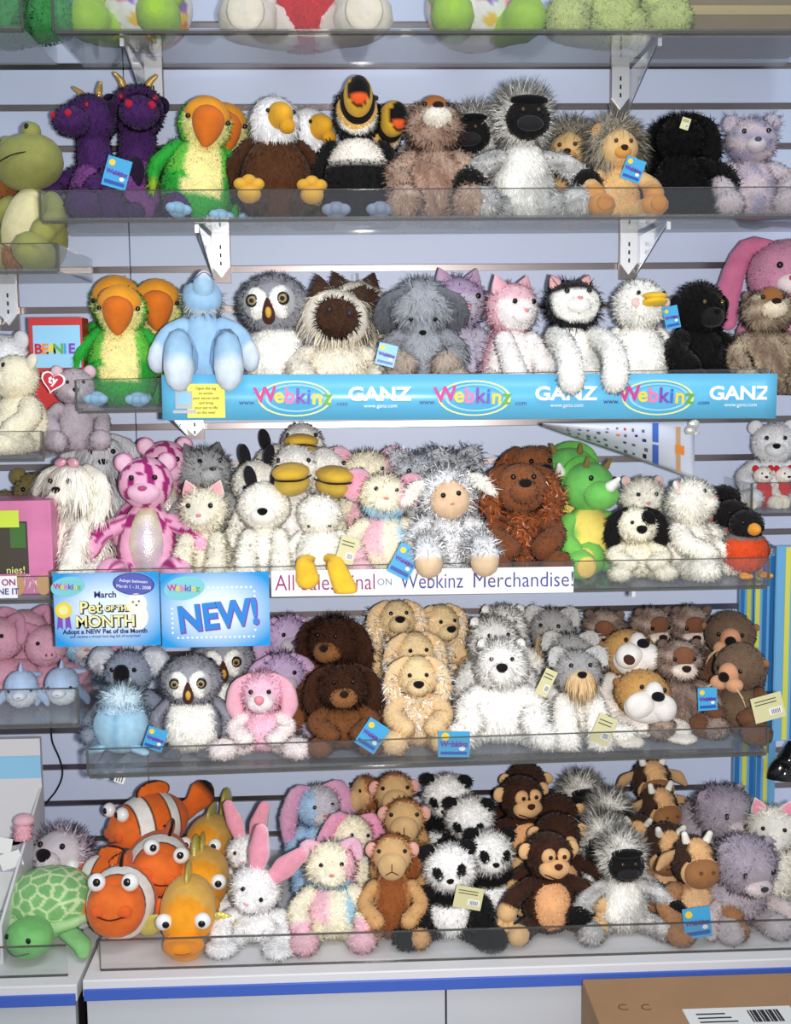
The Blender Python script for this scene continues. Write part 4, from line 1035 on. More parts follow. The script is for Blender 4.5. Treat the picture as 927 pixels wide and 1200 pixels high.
@kind
def samoyed():
    w = (236, 234, 230)
    return sitter(w, bf=fz(0.013, 90000, g=0.5, jit=0.3), hf=fz(0.012, 90000, g=0.15, jit=0.3, mask=lambda D: D[:, 1] > -0.85), lf=fz(0.012, 70000), ear='small', earc=w, ef=fz(0.008, 60000), muz=(0.023, 0.022, 0.021), mc=(240, 238, 232), mf=fz(0.006, 60000), nose=(0.010, 0.008, 0.009), nc=(30, 24, 26), eye=0.004, mouth=True, legs='splay', legr=0.025, armr=0.02, arms='down', pad=(236, 232, 226), br=(0.056, 0.048, 0.066), hr=(0.046, 0.042, 0.044))
@kind
def schnauzer():
    g = (168, 166, 166)
    t = sitter(mixc((FRONT(0.1), (236, 232, 224)), g), hc=g, lc=(236, 232, 226), bf=fz(0.012, 70000, g=0.5), hf=fz(0.012, 70000, g=0.2), lf=fz(0.013, 70000, g=0.4), ear='tip', earc=(190, 188, 186), ef=fz(0.012, 60000), muz=(0.024, 0.018, 0.018), mc=(216, 190, 150), mf=fz(0.036, 90000, g=1.4, jit=0.25, w=0.0018), nose=(0.009, 0.006, 0.007), eye=0.0044, ez=0.014, arms='front', legs='splay', armr=0.02)
    return t
@kind
def bulldog():
    tan, w = (196, 152, 92), (238, 232, 226)
    t = sitter(mixc((FRONT(0.35), w), tan), hc=tan, lc=(232, 224, 214), bf=fz(0.005, 60000), hf=fz(0.005, 60000), lf=fz(0.005, 50000), ear='tiny', earc=(150, 104, 60), muz=None, nose=None, eye=0.0046, ex=0.022, ez=0.020, hr=(0.052, 0.046, 0.044), legr=0.023, br=(0.05, 0.046, 0.06))
    t.blob('chin', (0, -0.030, -0.018), (0.045, 0.028, 0.029), col=w, parent='head')
    t.blob('nose_bridge', (0, -0.042, 0.010), (0.018, 0.018, 0.024), col=w, parent='head')
    for s in (-1, 1): t.blob('jowl', (s*0.021, -0.046, -0.010), (0.028, 0.020, 0.024), rot=(0, s*0.5, 0), col=w, parent='head')
    t.blob('nose', (0, -0.064, 0.012), (0.013, 0.007, 0.009), col=(22, 20, 22), parent='head', lump=0, res=(12, 8))
    return t
@kind
def patched_bulldog():
    t = bulldog()
    t.blob('muzzle_patch', (-0.028, -0.062, -0.018), (0.012, 0.006, 0.010), col=(74, 48, 40), parent='head', res=(12, 8))
    return t
@kind
def walrus():
    b = (112, 90, 72)
    t = sitter(b, hc=b, lc=(110, 74, 52), bf=fz(0.004, 60000), ear='tiny', earc=(150, 106, 72), muz=None, nose=None, eye=0.0045, ex=0.022, ez=0.008, hr=(0.050, 0.048, 0.046), br=(0.050, 0.046, 0.066), arms='lap', legr=0.026)
    t.blob('snout', (0, -0.046, 0.000), (0.020, 0.018, 0.022), col=(206, 148, 112), parent='head')
    for s in (-1, 1): t.blob('jowl', (s*0.015, -0.056, -0.016), (0.018, 0.015, 0.014), col=(212, 156, 118), parent='head', res=(14, 9))
    t.blob('nose', (0, -0.066, 0.000), (0.011, 0.008, 0.010), col=(24, 19, 18), parent='head', lump=0, res=(12, 8))
    for s in (-1, 1):
        for i in range(3): t.tube('whisker', [(s*0.022, -0.066, -0.016), (s*(0.034+0.003*i), -0.072, -0.022-0.006*i), (s*(0.042+0.002*i), -0.072, -0.032-0.008*i)], 0.0006, col=(226, 206, 170), parent='head', n=4, seg=5)
    return t
@kind
def hedgehog():
    c = (186, 172, 186)
    return sitter(mixc((FRONT(0.3), (206, 196, 204)), c), hc=mixc((FRONT(0.45), (206, 196, 202)), c), bf=fz(0.018, 60000, g=0.2, jit=0.7, mask=lambda D: D[:, 1] > -0.5), hf=fz(0.020, 70000, g=0.0, jit=0.5, mask=lambda D: D[:, 1] > -0.55, tip=1.25), lf=fz(0.008, 50000), ear=None, muz=(0.020, 0.024, 0.016), mc=(206, 196, 202), mf=fz(0.005, 40000), nose=(0.011, 0.008, 0.010), nc=(24, 20, 22), eye=0.0046)
def _shell(D):
    r_ = np.random.default_rng(4); i_ = np.arange(110)+0.5; z_ = 1-2*i_/110; a_ = i_*2.39996; K = np.stack([np.sqrt(1-z_**2)*np.cos(a_), np.sqrt(1-z_**2)*np.sin(a_), z_], 1)+0.07*r_.normal(size=(110, 3)); K = unit(K)
    d = unit(D)@K.T; s = np.sort(d, 1); edge = (s[:, -1]-s[:, -2]) < 0.011
    return np.where(edge[:, None], lin((206, 226, 172)), lin((128, 184, 116)))
@kind
def turtle():
    g = (138, 198, 128)
    t = Toy(neck=0.03)
    t.blob('body', (0, 0, 0.032), (0.064, 0.068, 0.026), col=g, res=(20, 12))
    t.blob('shell', (0, 0.006, 0.055), (0.070, 0.072, 0.054), col=_shell, res=(120, 80))
    t.tube('shell_rim', [(math.cos(a)*0.070, math.sin(a)*0.072+0.004, 0.040) for a in np.linspace(0, 2*math.pi, 14)], 0.009, ref=(0, 0, 1), col=mottle((150, 206, 136), (210, 228, 180), 12, 3), seg=30)
    for s in (-1, 1):
        t.tube('flipper', [(s*0.045, -0.045, 0.025), (s*0.075, -0.070, 0.018), (s*0.085, -0.090, 0.012)], [0.018, 0.017, 0.010], flat=(1, 0.5), ref=(0, 0, 1), col=g)
        t.tube('hind_flipper', [(s*0.045, 0.045, 0.022), (s*0.070, 0.070, 0.014)], [0.016, 0.012], flat=(1, 0.5), ref=(0, 0, 1), col=g)
    t.tube('neck', [(0, -0.045, 0.035), (0, -0.070, 0.036)], [0.024, 0.022], col=g)
    t.blob('head', (0, 0, 0), (0.037, 0.036, 0.032), col=mottle((132, 200, 124), (116, 184, 104), 4, 2), pivot=(0, -0.092, 0.038))
    t.eyes(0.020, -0.028, 0.010, 0.0048)
    t.tube('mouth', [(-0.020, -0.029, -0.010), (0, -0.036, -0.014), (0.020, -0.029, -0.010)], 0.001, col=(70, 110, 60), parent='head', n=5, seg=8)
    return t
@kind
def clownfish():
    o, k, w = (228, 108, 42), (30, 24, 22), (238, 234, 228)
    t = Toy(neck=0.0)
    def band(D):
        y = D[:, 2]
        C = np.tile(lin(o), (len(D), 1))
        for a, b, c in ((0.20, 0.62, k), (0.25, 0.57, w), (-0.55, -0.20, k), (-0.505, -0.245, w)):
            C[(y > a) & (y < b)] = lin(c)
        return C
    t.blob('body', (0, 0, 0.052), (0.050, 0.052, 0.070), col=band, res=(24, 70), rot=(math.pi/2, 0, 0), lump=0)
    t.blob('face', (0, -0.044, 0.048), (0.040, 0.034, 0.038), col=(230, 112, 48))
    for s in (-1, 1):
        t.blob('cheek', (s*0.016, -0.0705, 0.048), (0.013, 0.006, 0.010), col=(230, 102, 46), res=(12, 8))
        t.blob('eyeball', (s*0.023, -0.062, 0.086), (0.0125, 0.011, 0.0125), col=(240, 240, 238), mat=GLOSS, lump=0, res=(16, 10))
        t.blob('pupil', (s*0.021, -0.0715, 0.087), (0.0055, 0.003, 0.0055), col=(16, 14, 14), mat=GLOSS, lump=0, res=(12, 8))
        t.blob('fin', (s*0.054, 0.0, 0.040), (0.022, 0.007, 0.017), rot=(0, s*0.5, 0), col=mixc((lambda D: np.hypot(D[:, 0], D[:, 2]) > 0.90, k), o), res=(20, 12))
    t.tube('mouth', [(-0.020, -0.0735, 0.043), (0, -0.0790, 0.038), (0.020, -0.0735, 0.042)], 0.0013, col=(100, 36, 22), n=5, seg=8)
    t.blob('dorsal_fin', (0, 0.010, 0.104), (0.007, 0.034, 0.020), col=mixc((lambda D: np.hypot(D[:, 1], D[:, 2]) > 0.90, k), o), res=(20, 14))
    t.tube('tail', [(0, 0.060, 0.052), (0, 0.085, 0.062), (0, 0.105, 0.076)], [0.020, 0.018, 0.028], flat=(0.35, 1), ref=(0, 0, 1), col=mixc((lambda D: D[:, 0] > 0.86, k), o), n=14)
    return t
@kind
def goldfish():
    o, y = (240, 158, 40), (226, 176, 84)
    t = Toy(neck=0.0)
    t.blob('body', (0, 0.0, 0.050), (0.043, 0.066, 0.048), col=mixc((lambda D: D[:, 1] > -0.45, y), o), fur=None, res=(22, 16))
    t.blob('lips', (0, -0.062, 0.034), (0.030, 0.020, 0.020), col=(244, 150, 26))
    t.blob('chin', (0, -0.050, 0.022), (0.027, 0.024, 0.022), col=(238, 158, 34))
    t.tube('mouth', [(-0.026, -0.070, 0.030), (0, -0.083, 0.030), (0.026, -0.070, 0.030)], 0.0012, col=(190, 100, 16), n=5, seg=8)
    for s in (-1, 1):
        t.blob('eyeball', (s*0.028, -0.054, 0.066), (0.0125, 0.011, 0.0125), col=(242, 242, 238), mat=GLOSS, lump=0, res=(16, 10))
        t.blob('pupil', (s*0.026+0.002, -0.0638, 0.067), (0.0055, 0.003, 0.0055), col=(16, 14, 14), mat=GLOSS, lump=0, res=(12, 8))
        t.blob('fin', (s*0.054, -0.006, 0.032), (0.024, 0.005, 0.016), rot=(0, s*0.5, 0), col=(206, 190, 96), mat=SATIN, res=(14, 9))
    t.blob('dorsal_fin', (0, 0.020, 0.100), (0.005, 0.030, 0.016), col=(206, 190, 96), mat=SATIN, res=(14, 9))
    t.tube('tail', [(0, 0.056, 0.052), (0, 0.085, 0.066), (0, 0.110, 0.086)], [0.018, 0.020, 0.030], flat=(0.3, 1), ref=(0, 0, 1), col=(206, 190, 96), mat=SATIN, n=12)
    return t
@kind
def white_bunny():
    w = (236, 234, 234)
    return sitter(w, bf=fz(0.008, 70000, jit=0.6), hf=fz(0.011, 65000, jit=0.7, g=0.1), lf=fz(0.009, 60000), ear='bunny', earc=w, inc=(240, 160, 180), muz=(0.022, 0.016, 0.016), mc=w, mf=fz(0.008, 60000), nose=(0.005, 0.003, 0.003), nc=(236, 180, 190), eye=0.0046, legr=0.025)
@kind
def camel():
    c, b = (196, 148, 98), (150, 88, 48)
    t = sitter(mixc((lambda D: (D[:, 1] < -0.35) & (np.abs(D[:, 0]) < 0.7), b), c), hc=mixc((FRONT(0.3), (206, 166, 116)), (160, 100, 58)), lc=(204, 160, 108), bf=fz(0.009, 55000, jit=0.6), hf=fz(0.010, 60000, g=0.3, mask=lambda D: D[:, 1] > -0.45), lf=fz(0.007, 50000), ear='side', earc=(224, 168, 156), muz=(0.027, 0.020, 0.026), mc=(210, 172, 122), nose=None, eye=0.0042, ez=0.016, ex=0.024, hr=(0.036, 0.036, 0.038), br=(0.040, 0.040, 0.070), hz=0.160, armr=0.013, legr=0.017, arms='lap')
    t.tube('mouth', [(-0.011, -0.048, -0.020), (0, -0.050, -0.014), (0.011, -0.048, -0.020)], 0.0011, col=(90, 56, 36), parent='head', n=5, seg=8)
    t.tube('muzzle_seam', [(0, -0.0505, -0.014), (0, -0.0495, 0.0)], 0.0010, col=(90, 56, 36), parent='head', n=5, seg=5)
    return t
@kind
def panda():
    w, k = (236, 234, 232), (24, 23, 25)
    t = sitter(mixc((lambda D: D[:, 2] > 0.35, k), w), hc=w, lc=k, bf=fz(0.011, 65000), hf=fz(0.011, 75000, g=0.15), lf=fz(0.009, 70000), ear='round', earc=k, ef=fz(0.007, 60000), muz=(0.020, 0.015, 0.014), mc=(240, 238, 234), mf=fz(0.005, 50000), nose=(0.007, 0.005, 0.005), eye=None, legr=0.026, legs='splay', armr=0.018, hr=(0.046, 0.042, 0.042))
    for s in (-1, 1):
        t.blob('eye_patch', (s*0.020, -0.035, 0.006), (0.009, 0.008, 0.014), rot=(0, s*0.5, 0), col=k, fur=fz(0.005, 80000), parent='head', res=(12, 9))
        t.blob('eye', (s*0.017, -0.045, 0.007), (0.0035, 0.0025, 0.0035), col=(12, 11, 12), mat=GLOSS, parent='head', lump=0, res=(10, 7))
    return t
@kind
def monkey():
    b, tan = (62, 38, 28), (226, 176, 122)
    t = sitter(b, hc=b, lc=b, pc=(222, 180, 126), bf=fz(0.006, 70000), hf=fz(0.007, 75000, mask=lambda D: ~((D[:, 1] < -0.7) & (D[:, 2] < 0.3))), lf=fz(0.006, 60000, mask=lambda D: D[:, 0] < 0.73), ear='side', earc=(226, 180, 128), muz=(0.029, 0.020, 0.020), mc=tan, nose=(0.008, 0.005, 0.006), nc=(76, 34, 30), eye=0.0045, ex=0.013, ez=0.012, hr=(0.043, 0.040, 0.042), br=(0.048, 0.042, 0.068), arms='out', legs='splay', armr=0.015, legr=0.018, hz=0.152)
    for s in (-1, 1): t.blob('eye_patch', (s*0.013, -0.034, 0.011), (0.014, 0.009, 0.014), col=tan, parent='head', res=(12, 9))
    t.eyes(0.013, -0.043, 0.012, 0.0042)
    t.blob('belly', (0, -0.016, 0.060), (0.037, 0.036, 0.052), col=(232, 176, 126), fur=fz(0.004, 60000))
    t.tube('mouth', [(-0.022, -0.044, -0.018), (0, -0.054, -0.024), (0.022, -0.044, -0.018)], 0.0013, col=(60, 26, 20), parent='head', n=5, seg=8)
    for s in (-1, 1):
        for i in range(3): t.tube('finger', [(s*0.090+s*(i-1)*0.008, -0.038, 0.052), (s*0.093+s*(i-1)*0.010, -0.044, 0.036), (s*0.092+s*(i-1)*0.010, -0.048, 0.026)], [0.0065, 0.006, 0.005], col=(222, 180, 126), n=7, seg=5)
    return t
@kind
def cow():
    c, dk = (170, 126, 88), (66, 46, 36)
    t = sitter(mixc((lambda D: (D[:, 1] < -0.55) & (D[:, 2] > 0.05), (222, 184, 140)), c), hc=mixc((lambda D: (D[:, 1] < -0.15) & (np.abs(D[:, 0]) < 0.50), (220, 176, 126)), dk), lc=c, pc=(160, 116, 80), bf=fz(0.005, 60000), ear=None, muz=(0.036, 0.026, 0.028), mc=(158, 110, 70), nose=None, eye=0.0044, ex=0.025, ez=0.012, hr=(0.042, 0.040, 0.044), hz=0.155, legr=0.026, armr=0.018)
    t.blob('muzzle_rim', (0, -0.030, -0.012), (0.039, 0.015, 0.031), col=(216, 172, 124), parent='head')
    for s in (-1, 1):
        t.tube('ear', [(s*0.036, 0.004, 0.014), (s*0.058, 0.0, 0.004), (s*0.072, -0.004, -0.010)], [0.008, 0.014, 0.006], flat=(1, 0.45), ref=(0, -1, 0), col=mixc((lambda D: (D[:, 2] > 0.2), (196, 156, 112)), dk), parent='head')
        t.tube('horn', [(s*0.020, -0.006, 0.038), (s*0.025, -0.008, 0.052)], [0.008, 0.006], col=(240, 236, 226), parent='head')
        t.blob('nostril', (s*0.012, -0.056, -0.004), (0.004, 0.003, 0.003), col=(110, 72, 46), parent='head', lump=0, res=(8, 6))
    return t
@kind
def grey_seal():
    g = (164, 154, 166)
    t = Toy(neck=0.07)
    t.blob('body', (0, 0.01, 0.062), (0.060, 0.062, 0.064), col=mottle(g, (186, 176, 182), 4, 5), fur=fz(0.014, 70000, g=0.3, jit=0.8, curl=0.7), res=(20, 14))
    for s in (-1, 1):
        t.tube('flipper', [(s*0.045, -0.03, 0.050), (s*0.070, -0.055, 0.036), (s*0.074, -0.065, 0.018)], [0.016, 0.018, 0.012], flat=(1, 0.6), col=(198, 184, 184), fur=fz(0.006, 40000))
        t.tube('leg', [(s*0.035, -0.030, 0.020), (s*0.042, -0.070, 0.020)], [0.022, 0.024], col=(186, 178, 182), fur=fz(0.006, 40000))
    t.blob('head', (0, 0, 0), (0.050, 0.048, 0.046), col=mottle((176, 166, 176), g, 4, 2), fur=fz(0.014, 75000, g=0.3, jit=0.8, curl=0.7, mask=lambda D: D[:, 1] > -0.85), pivot=(0, -0.034, 0.125), res=(20, 14))
    t.blob('muzzle', (0, -0.042, -0.016), (0.024, 0.018, 0.016), col=(206, 192, 194), fur=fz(0.005, 50000), parent='head', res=(14, 10))
    t.nose(-0.060, -0.008, (0.007, 0.004, 0.005), (60, 56, 66))
    t.eyes(0.026, -0.040, 0.008, 0.0056)
    for s in (-1, 1): t.blob('ear', (s*0.040, 0.006, 0.030), (0.012, 0.007, 0.012), col=g, fur=fz(0.01, 40000), parent='head', res=(12, 8))
    return t
@kind
def white_unicorn():
    w = (226, 222, 212)
    t = sitter(w, bf=fz(0.016, 50000, jit=0.8, curl=0.8), hf=fz(0.016, 55000, g=0.2, jit=0.8, curl=0.8, mask=lambda D: D[:, 1] > -0.7), ear='cat', earc=w, inc=(236, 150, 170), muz=(0.020, 0.024, 0.018), mc=(232, 228, 220), mf=fz(0.006, 50000), nose=(0.004, 0.003, 0.003), nc=(230, 150, 160), eye=0.004)
    return t
@kind
def tag_mouse():
    g = (176, 164, 172)
    return sitter(g, bf=fz(0.005, 50000), ear='round', earc=g, inc=(214, 180, 190), muz=(0.02, 0.018, 0.014), mc=(196, 186, 190), hr=(0.046, 0.044, 0.044))
# ================================================================ the toys on the shelves
BUILT = {}
def get(k):
    if k not in BUILT: BUILT[k] = KINDS[k]().finish()
    return BUILT[k]
TAGM = [mat_plain('tag_blue', (70, 166, 214), rough=0.35), mat_plain('tag_cream', (214, 208, 160), rough=0.5)]
TAGY = mat_plain('tag_yellow', (240, 204, 60), rough=0.5); TAGR = mat_plain('tag_pink', (206, 70, 130), rough=0.5); TAGP = mat_plain('tag_purple', (96, 70, 170), rough=0.5)
TAGW = mat_plain('tag_white', (236, 236, 232), rough=0.5); TAGK = mat_plain('tag_black_print', (40, 40, 44), rough=0.6); TAGB = mat_plain('tag_deep_blue', (48, 84, 170), rough=0.4)
TAGMESH = {}
def put(kind_, label, px, top, T, dy, s=None, rz=0.0, hr=None, rx=0.0, ry=0.0, cat=None, group=None, dz=0.0, pym=None, name=None, fixed=False):
    K = get(kind_)
    if dy <= 0.115 and kind_ not in ('blue_wolf', 'tuxedo_cat', 'lamb', 'white_duck', 'robin', 'clownfish', 'goldfish', 'turtle', 'dolphin', 'blue_seal', 'goose', 'owl'):
        s_ = s if s else (P(px, top, T.yf+0.1)[2]-T.z)/K.H   # front row: toes just behind the lip
        if s and T in (S5, C): s_ *= 0.88
        if s_ < 0.9 and not s: s_ = s_**0.62
        dy = max(0.050, 0.098*s_+(0.002 if T is C else 0.010))
    Y = T.yf+dy
    x = P(px, pym if pym else top+55, Y)[0]
    ztop = P(px, top, Y)[2]; z = T.zat(x)+0.0005+dz
    k = 1.0
    if s is not None and T in (S5, C) and K.neck > 0.02: s *= 0.88
    if s is None:
        s = (ztop-z)/K.H
        if s < 0.9 and not fixed and K.neck > 0.02:   # slumped low on its seat rather than small
            s = s**0.62; k = max(0.35, ((ztop-z)/s-(K.H-K.neck))/K.neck)
    elif K.neck <= 0.02: z = max(z, ztop-s*K.H)
    else: k = max(0.35, ((ztop-z)/s-(K.H-K.neck))/K.neck)
    o = thing(name or 'plush_'+kind_, label, cat or 'plush toy', (x, Y, z), (rx, ry, rz), group=group or 'plush '+kind_.replace('_', ' ')+' toys')
    o.scale = (s, s, s)
    head = None; pend = []
    for nm, me, par, piv in K.kids:
        c = link(nm, me)
        if par == 'head': pend.append(c); continue
        c.parent = o; c.location = piv
        if nm == 'head':
            head = c; c.location = (piv[0], piv[1], piv[2]+(k-1)*K.neck)
            if hr: c.rotation_euler = hr
        elif k != 1.0: c.scale = (1, 1, k)
    for c in pend: c.parent = head
    return o
def tag_on(o, px, py, T, dy, w=0.030, h=0.034, rot=0.0, col=0, yaw=0.0, sc=None):
    """folded card tag tied to a toy"""
    p = P(px, py, T.yf+dy)
    if (w, h, col) not in TAGMESH:
        t = [('tag', poly_mesh('tag', [(-w/2, -h/2), (w/2, -h/2), (w/2, h/2), (-w/2, h/2)], TAGM[col], -0.0012, 0.0))]
        if col == 0:
            t += [('tag_sun', ellipse_mesh(w*0.13, w*0.13, TAGY, -w*0.28, h*0.30, -0.0018, -0.0013)),
                  ('tag_print', text_mesh('Webkinz', w*0.24, TAGP, 0.0, h*0.0, -0.0016, bold=0.0006)),
                  ('tag_strip', poly_mesh('tag_strip', [(-w*0.42, -h*0.40), (w*0.42, -h*0.40), (w*0.42, -h*0.28), (-w*0.42, -h*0.28)], TAGB, -0.0018, -0.0013)),
                  ('tag_dot', ellipse_mesh(w*0.10, w*0.08, TAGW, w*0.26, -h*0.16, -0.0018, -0.0013))]
        else:
            t += [('tag_panel', poly_mesh('tag_panel', [(0.0, -h*0.32), (w*0.42, -h*0.32), (w*0.42, -h*0.05), (0.0, -h*0.05)], TAGW, -0.0018, -0.0013))]
            t += [('tag_bar', poly_mesh('tag_bar', [(w*(0.08+0.05*i), -h*0.28), (w*(0.10+0.05*i), -h*0.28), (w*(0.10+0.05*i), -h*0.10), (w*(0.08+0.05*i), -h*0.10)], TAGK, -0.0022, -0.0019)) for i in range(6)]
            t += [('tag_line', poly_mesh('tag_line', [(-w*0.4, h*(0.30-0.13*i)), (w*0.3, h*(0.30-0.13*i)), (w*0.3, h*(0.33-0.13*i)), (-w*0.4, h*(0.33-0.13*i))], TAGK, -0.0018, -0.0013)) for i in range(2)]
        TAGMESH[(w, h, col)] = t
    Mp = Matrix.Translation(o.location) @ o.rotation_euler.to_matrix().to_4x4() @ Matrix.Diagonal((*o.scale, 1))
    Mw = Matrix.Translation(tuple(p)) @ Euler((0.0, rot, yaw)).to_matrix().to_4x4()
    root = None
    for nm, me in TAGMESH[(w, h, col)]:
        c = link(nm, me)
        if root is None:
            root = c; c.parent = o; c.matrix_basis = Mp.inverted() @ Mw; c['label'] = 'printed blue card tag' if col == 0 else 'pale paper tag with a barcode'
        else: c.parent = root
    return root

# ---------------- top shelf (cut off by the frame)
FR = 0.115
put('green_bear', 'green plush toy cut off at the very top left corner', 5, -120, S1b, 0.10)
put('dotted_pig', 'white confetti-spotted plush with lime feet at the top left', 168, -118, S1, 0.10, rz=-0.3)
put('red_white_bear', 'red plush with big pale round feet on the topmost shelf', 358, -122, S1, 0.10)
put('dotted_pig', 'white confetti-spotted plush with lime feet at the top centre', 555, -118, S1, 0.10, rz=0.2)
put('lime_bear', 'pale lime plush on the topmost shelf right of the spotted one', 715, -105, S1, 0.10)
# ---------------- second shelf
put('brown_bear', 'brown plush sliver at the left edge behind the frog', -8, 185, S2b, 0.17)
put('frog', 'olive green plush frog with a cream belly on the left shelf', 37, 152, S2b, 0.105, rz=-0.45, hr=(-0.15, -0.25, -0.2))
d1 = put('dragon', 'purple plush dragon facing left with a blue tag', 112, 100, S2, 0.13, rz=-0.6)
tag_on(d1, 137, 203, S2, 0.012, rot=0.30, w=0.038, h=0.046)
put('dragon', 'second purple plush dragon with gold horns, behind the first', 160, 88, S2, 0.165, rz=0.25)
put('parrot', 'green plush parrot with orange beak beside the purple dragons', 224, 112, S2, 0.10, rz=0.25, ry=0.14)
put('parrot', 'green parrot mostly hidden behind the upper parrot, orange beak peeking out', 262, 122, S2, 0.175, rz=0.2)
put('eagle', 'brown bald eagle plush with a white head and yellow beak', 322, 108, S2, 0.095, rz=0.15, hr=(0.0, 0, 0.2))
put('eagle', 'second eagle plush hidden behind the first, only yellow beak showing', 362, 122, S2, 0.175, rz=0.6)
put('toucan', 'black toucan plush with a white bib and big yellow beak', 418, 100, S2, 0.10, hr=(-0.15, 0, 0.05))
put('toucan', 'second toucan plush behind the first toucan, edge only', 446, 122, S2, 0.17, rz=0.4)
put('groundhog', 'fluffy brown groundhog plush with its nose tipped up', 508, 113, S2, 0.105, hr=(-0.55, 0, 0.1))
put('langur', 'white langur plush with a black face on the upper shelf', 612, 84, S2, 0.105, rz=0.1, hr=(0, 0, 0))
put('langur', 'langur plush peeking out left behind the upper white langur', 556, 108, S2, 0.18, rz=-0.3)
put('lion', 'grey-maned plush hidden behind, right of the upper white langur', 668, 122, S2, 0.185, rz=-0.3)
d2 = put('lion', 'tan lion plush with a shaggy grey mane and orange paws', 722, 118, S2, 0.105, rz=0.12)
tag_on(d2, 742, 199, S2, 0.03, rot=0.35, w=0.032, h=0.036)
p1 = put('black_poodle', 'shaggy black plush turned away beside the lilac mouse', 797, 124, S2, 0.105, rz=2.6)
tag_on(p1, 803, 145, S2, 0.03, w=0.014, h=0.018, rot=0.3, col=1)
put('lilac_mouse', 'fuzzy lilac-grey plush at the right end of the upper shelf', 880, 126, S2, 0.10, rz=-0.1)
put('pink_bunny', 'pink plush rabbit at the right edge above the brown marmot', 922, 276, S3, 0.19, rz=-0.2, s=1.15)
# ---------------- banner shelf
put('parrot', 'green parrot with blue feet in front at the left end of the banner shelf', 140, 333, S3, 0.085, rz=0.05, ry=0.03)
put('parrot', 'green parrot directly behind the front parrot, orange brow showing', 140, 322, S3, 0.165)
put('parrot', 'green parrot behind, right of the front parrot, brown beak', 185, 326, S3, 0.175, rz=0.15)
put('blue_wolf', 'light blue wolf plush with its snout lifted above the banner', 238, 318, S3, 0.066, s=0.82, rz=0.1, hr=(-0.95, 0, 0.1))
put('owl', 'grey owl plush partly hidden by the long-haired cat above the banner', 327, 315, S3, 0.125, rz=-0.1, ry=-0.06)
h1 = put('himalayan', 'cream long-haired cat plush with a dark brown face', 392, 326, S3, 0.11, s=1.14, rz=0.2, hr=(0.05, 0.2, -0.1))
tag_on(h1, 453, 416, S3, 0.01, rot=0.25)
put('himalayan', 'second long-haired cat behind the first, dark ear showing', 415, 318, S3, 0.18, rz=0.4)
put('grey_hound', 'grey fluffy plush dog with bowed head above the banner', 494, 318, S3, 0.11, hr=(0.95, 0, 0))
put('lilac_cat', 'lilac fuzzy cat plush behind the grey bowed dog', 536, 314, S3, 0.18, rz=0.3)
put('pink_cat', 'pink and white cat plush looking right above the banner', 598, 322, S3, 0.095, rz=0.45)
c1 = put('tuxedo_cat', 'black and white cat plush with paws over the banner', 670, 318, S3, 0.085, rz=0.1, hr=(-0.35, 0, 0))
tag_on(c1, 718, 423, S3, 0.005, rot=0.1)
g1 = put('goose', 'white goose plush with a yellow beak above the banner', 748, 324, S3, 0.095, rz=0.15, hr=(-0.1, 0, 0.15))
tag_on(g1, 787, 372, S3, 0.05, w=0.024, h=0.036, rot=-0.2)
put('gorilla', 'black plush gorilla beside the white goose', 818, 326, S3, 0.11, rz=0.35)
put('marmot', 'brown and grey marmot plush at the right end near the banner', 898, 335, S3, 0.095, rz=-0.1, hr=(-0.4, 0, 0.1))
put('cream_bear', 'cream plush bear with a lifted snout at the left edge', 22, 412, S3b, 0.10, rz=-0.7, hr=(-0.35, 0, -0.2))
put('white_bear', 'white plush bear behind the cream bear at the left edge', 8, 388, S3b, 0.20, rz=-0.5)
# ---------------- sign shelf
put('olive_bear', 'olive plush peeking above the pink box, right one', 47, 548, S4b, 0.22)
put('olive_bear', 'olive plush barely visible above the pink box, left one', 10, 570, S4b, 0.22)
put('maltese', 'long-haired white maltese dog plush with a pink bow', 88, 537, S4, 0.10, rz=-0.35, hr=(-0.15, 0, 0))
put('grey_maltese', 'greyish long-haired dog plush behind the white maltese', 118, 508, S4, 0.20, s=1.0, rz=0.3)
put('pink_leopard', 'pink leopard plush with a shiny pearl belly', 172, 530, S4, 0.10, rz=0.05)
put('pink_leopard', 'second pink leopard plush behind the shiny bellied one', 195, 512, S4, 0.19, s=0.95, rz=0.2)
put('cream_cat', 'cream fuzzy cat plush with pink ears on the sign shelf', 240, 562, S4, 0.09, rz=-0.1)
put('grey_cat', 'grey fuzzy cat plush behind the cream cat', 241, 515, S4, 0.18, s=0.95, rz=0.2, hr=(-0.3, 0, 0.2))
put('black_eared_bear', 'white plush with black ears and black nose, front one', 310, 545, S4, 0.09)
put('black_eared_bear', 'white plush with black ears behind, middle of three', 303, 520, S4, 0.17, s=0.92, rz=-0.3)
put('black_eared_bear', 'white plush with black ears, rearmost of three', 325, 502, S4, 0.25, s=0.92, rz=0.3)
w1 = put('white_duck', 'white duck plush with yellow feet hanging over the sale sign', 375, 574, S4, 0.075, rz=0.0, hr=(1.0, 0, 0))
tag_on(w1, 407, 645, S4, 0.004, w=0.028, h=0.042, rot=0.3, col=1)
put('pelican', 'white pelican plush with yellow beak, left one of the front pair', 348, 516, S4, 0.16, s=1.12, rz=-0.1, hr=(0.1, 0, 0))
put('pelican', 'white pelican plush with yellow beak, right one of the front pair', 380, 520, S4, 0.18, s=1.12, rz=0.3, hr=(0.1, 0, 0))
put('pelican', 'rearmost white pelican plush, yellow beak raised above the others', 355, 492, S4, 0.25, s=1.08, hr=(-0.1, 0, 0))
m1 = put('pastel_mouse', 'pastel patchwork mouse plush with pink ears beside the lamb', 450, 548, S4, 0.085, rz=0.05, hr=(-0.15, 0.1, 0))
tag_on(m1, 474, 658, S4, -0.008, w=0.036, h=0.050, rot=0.5)
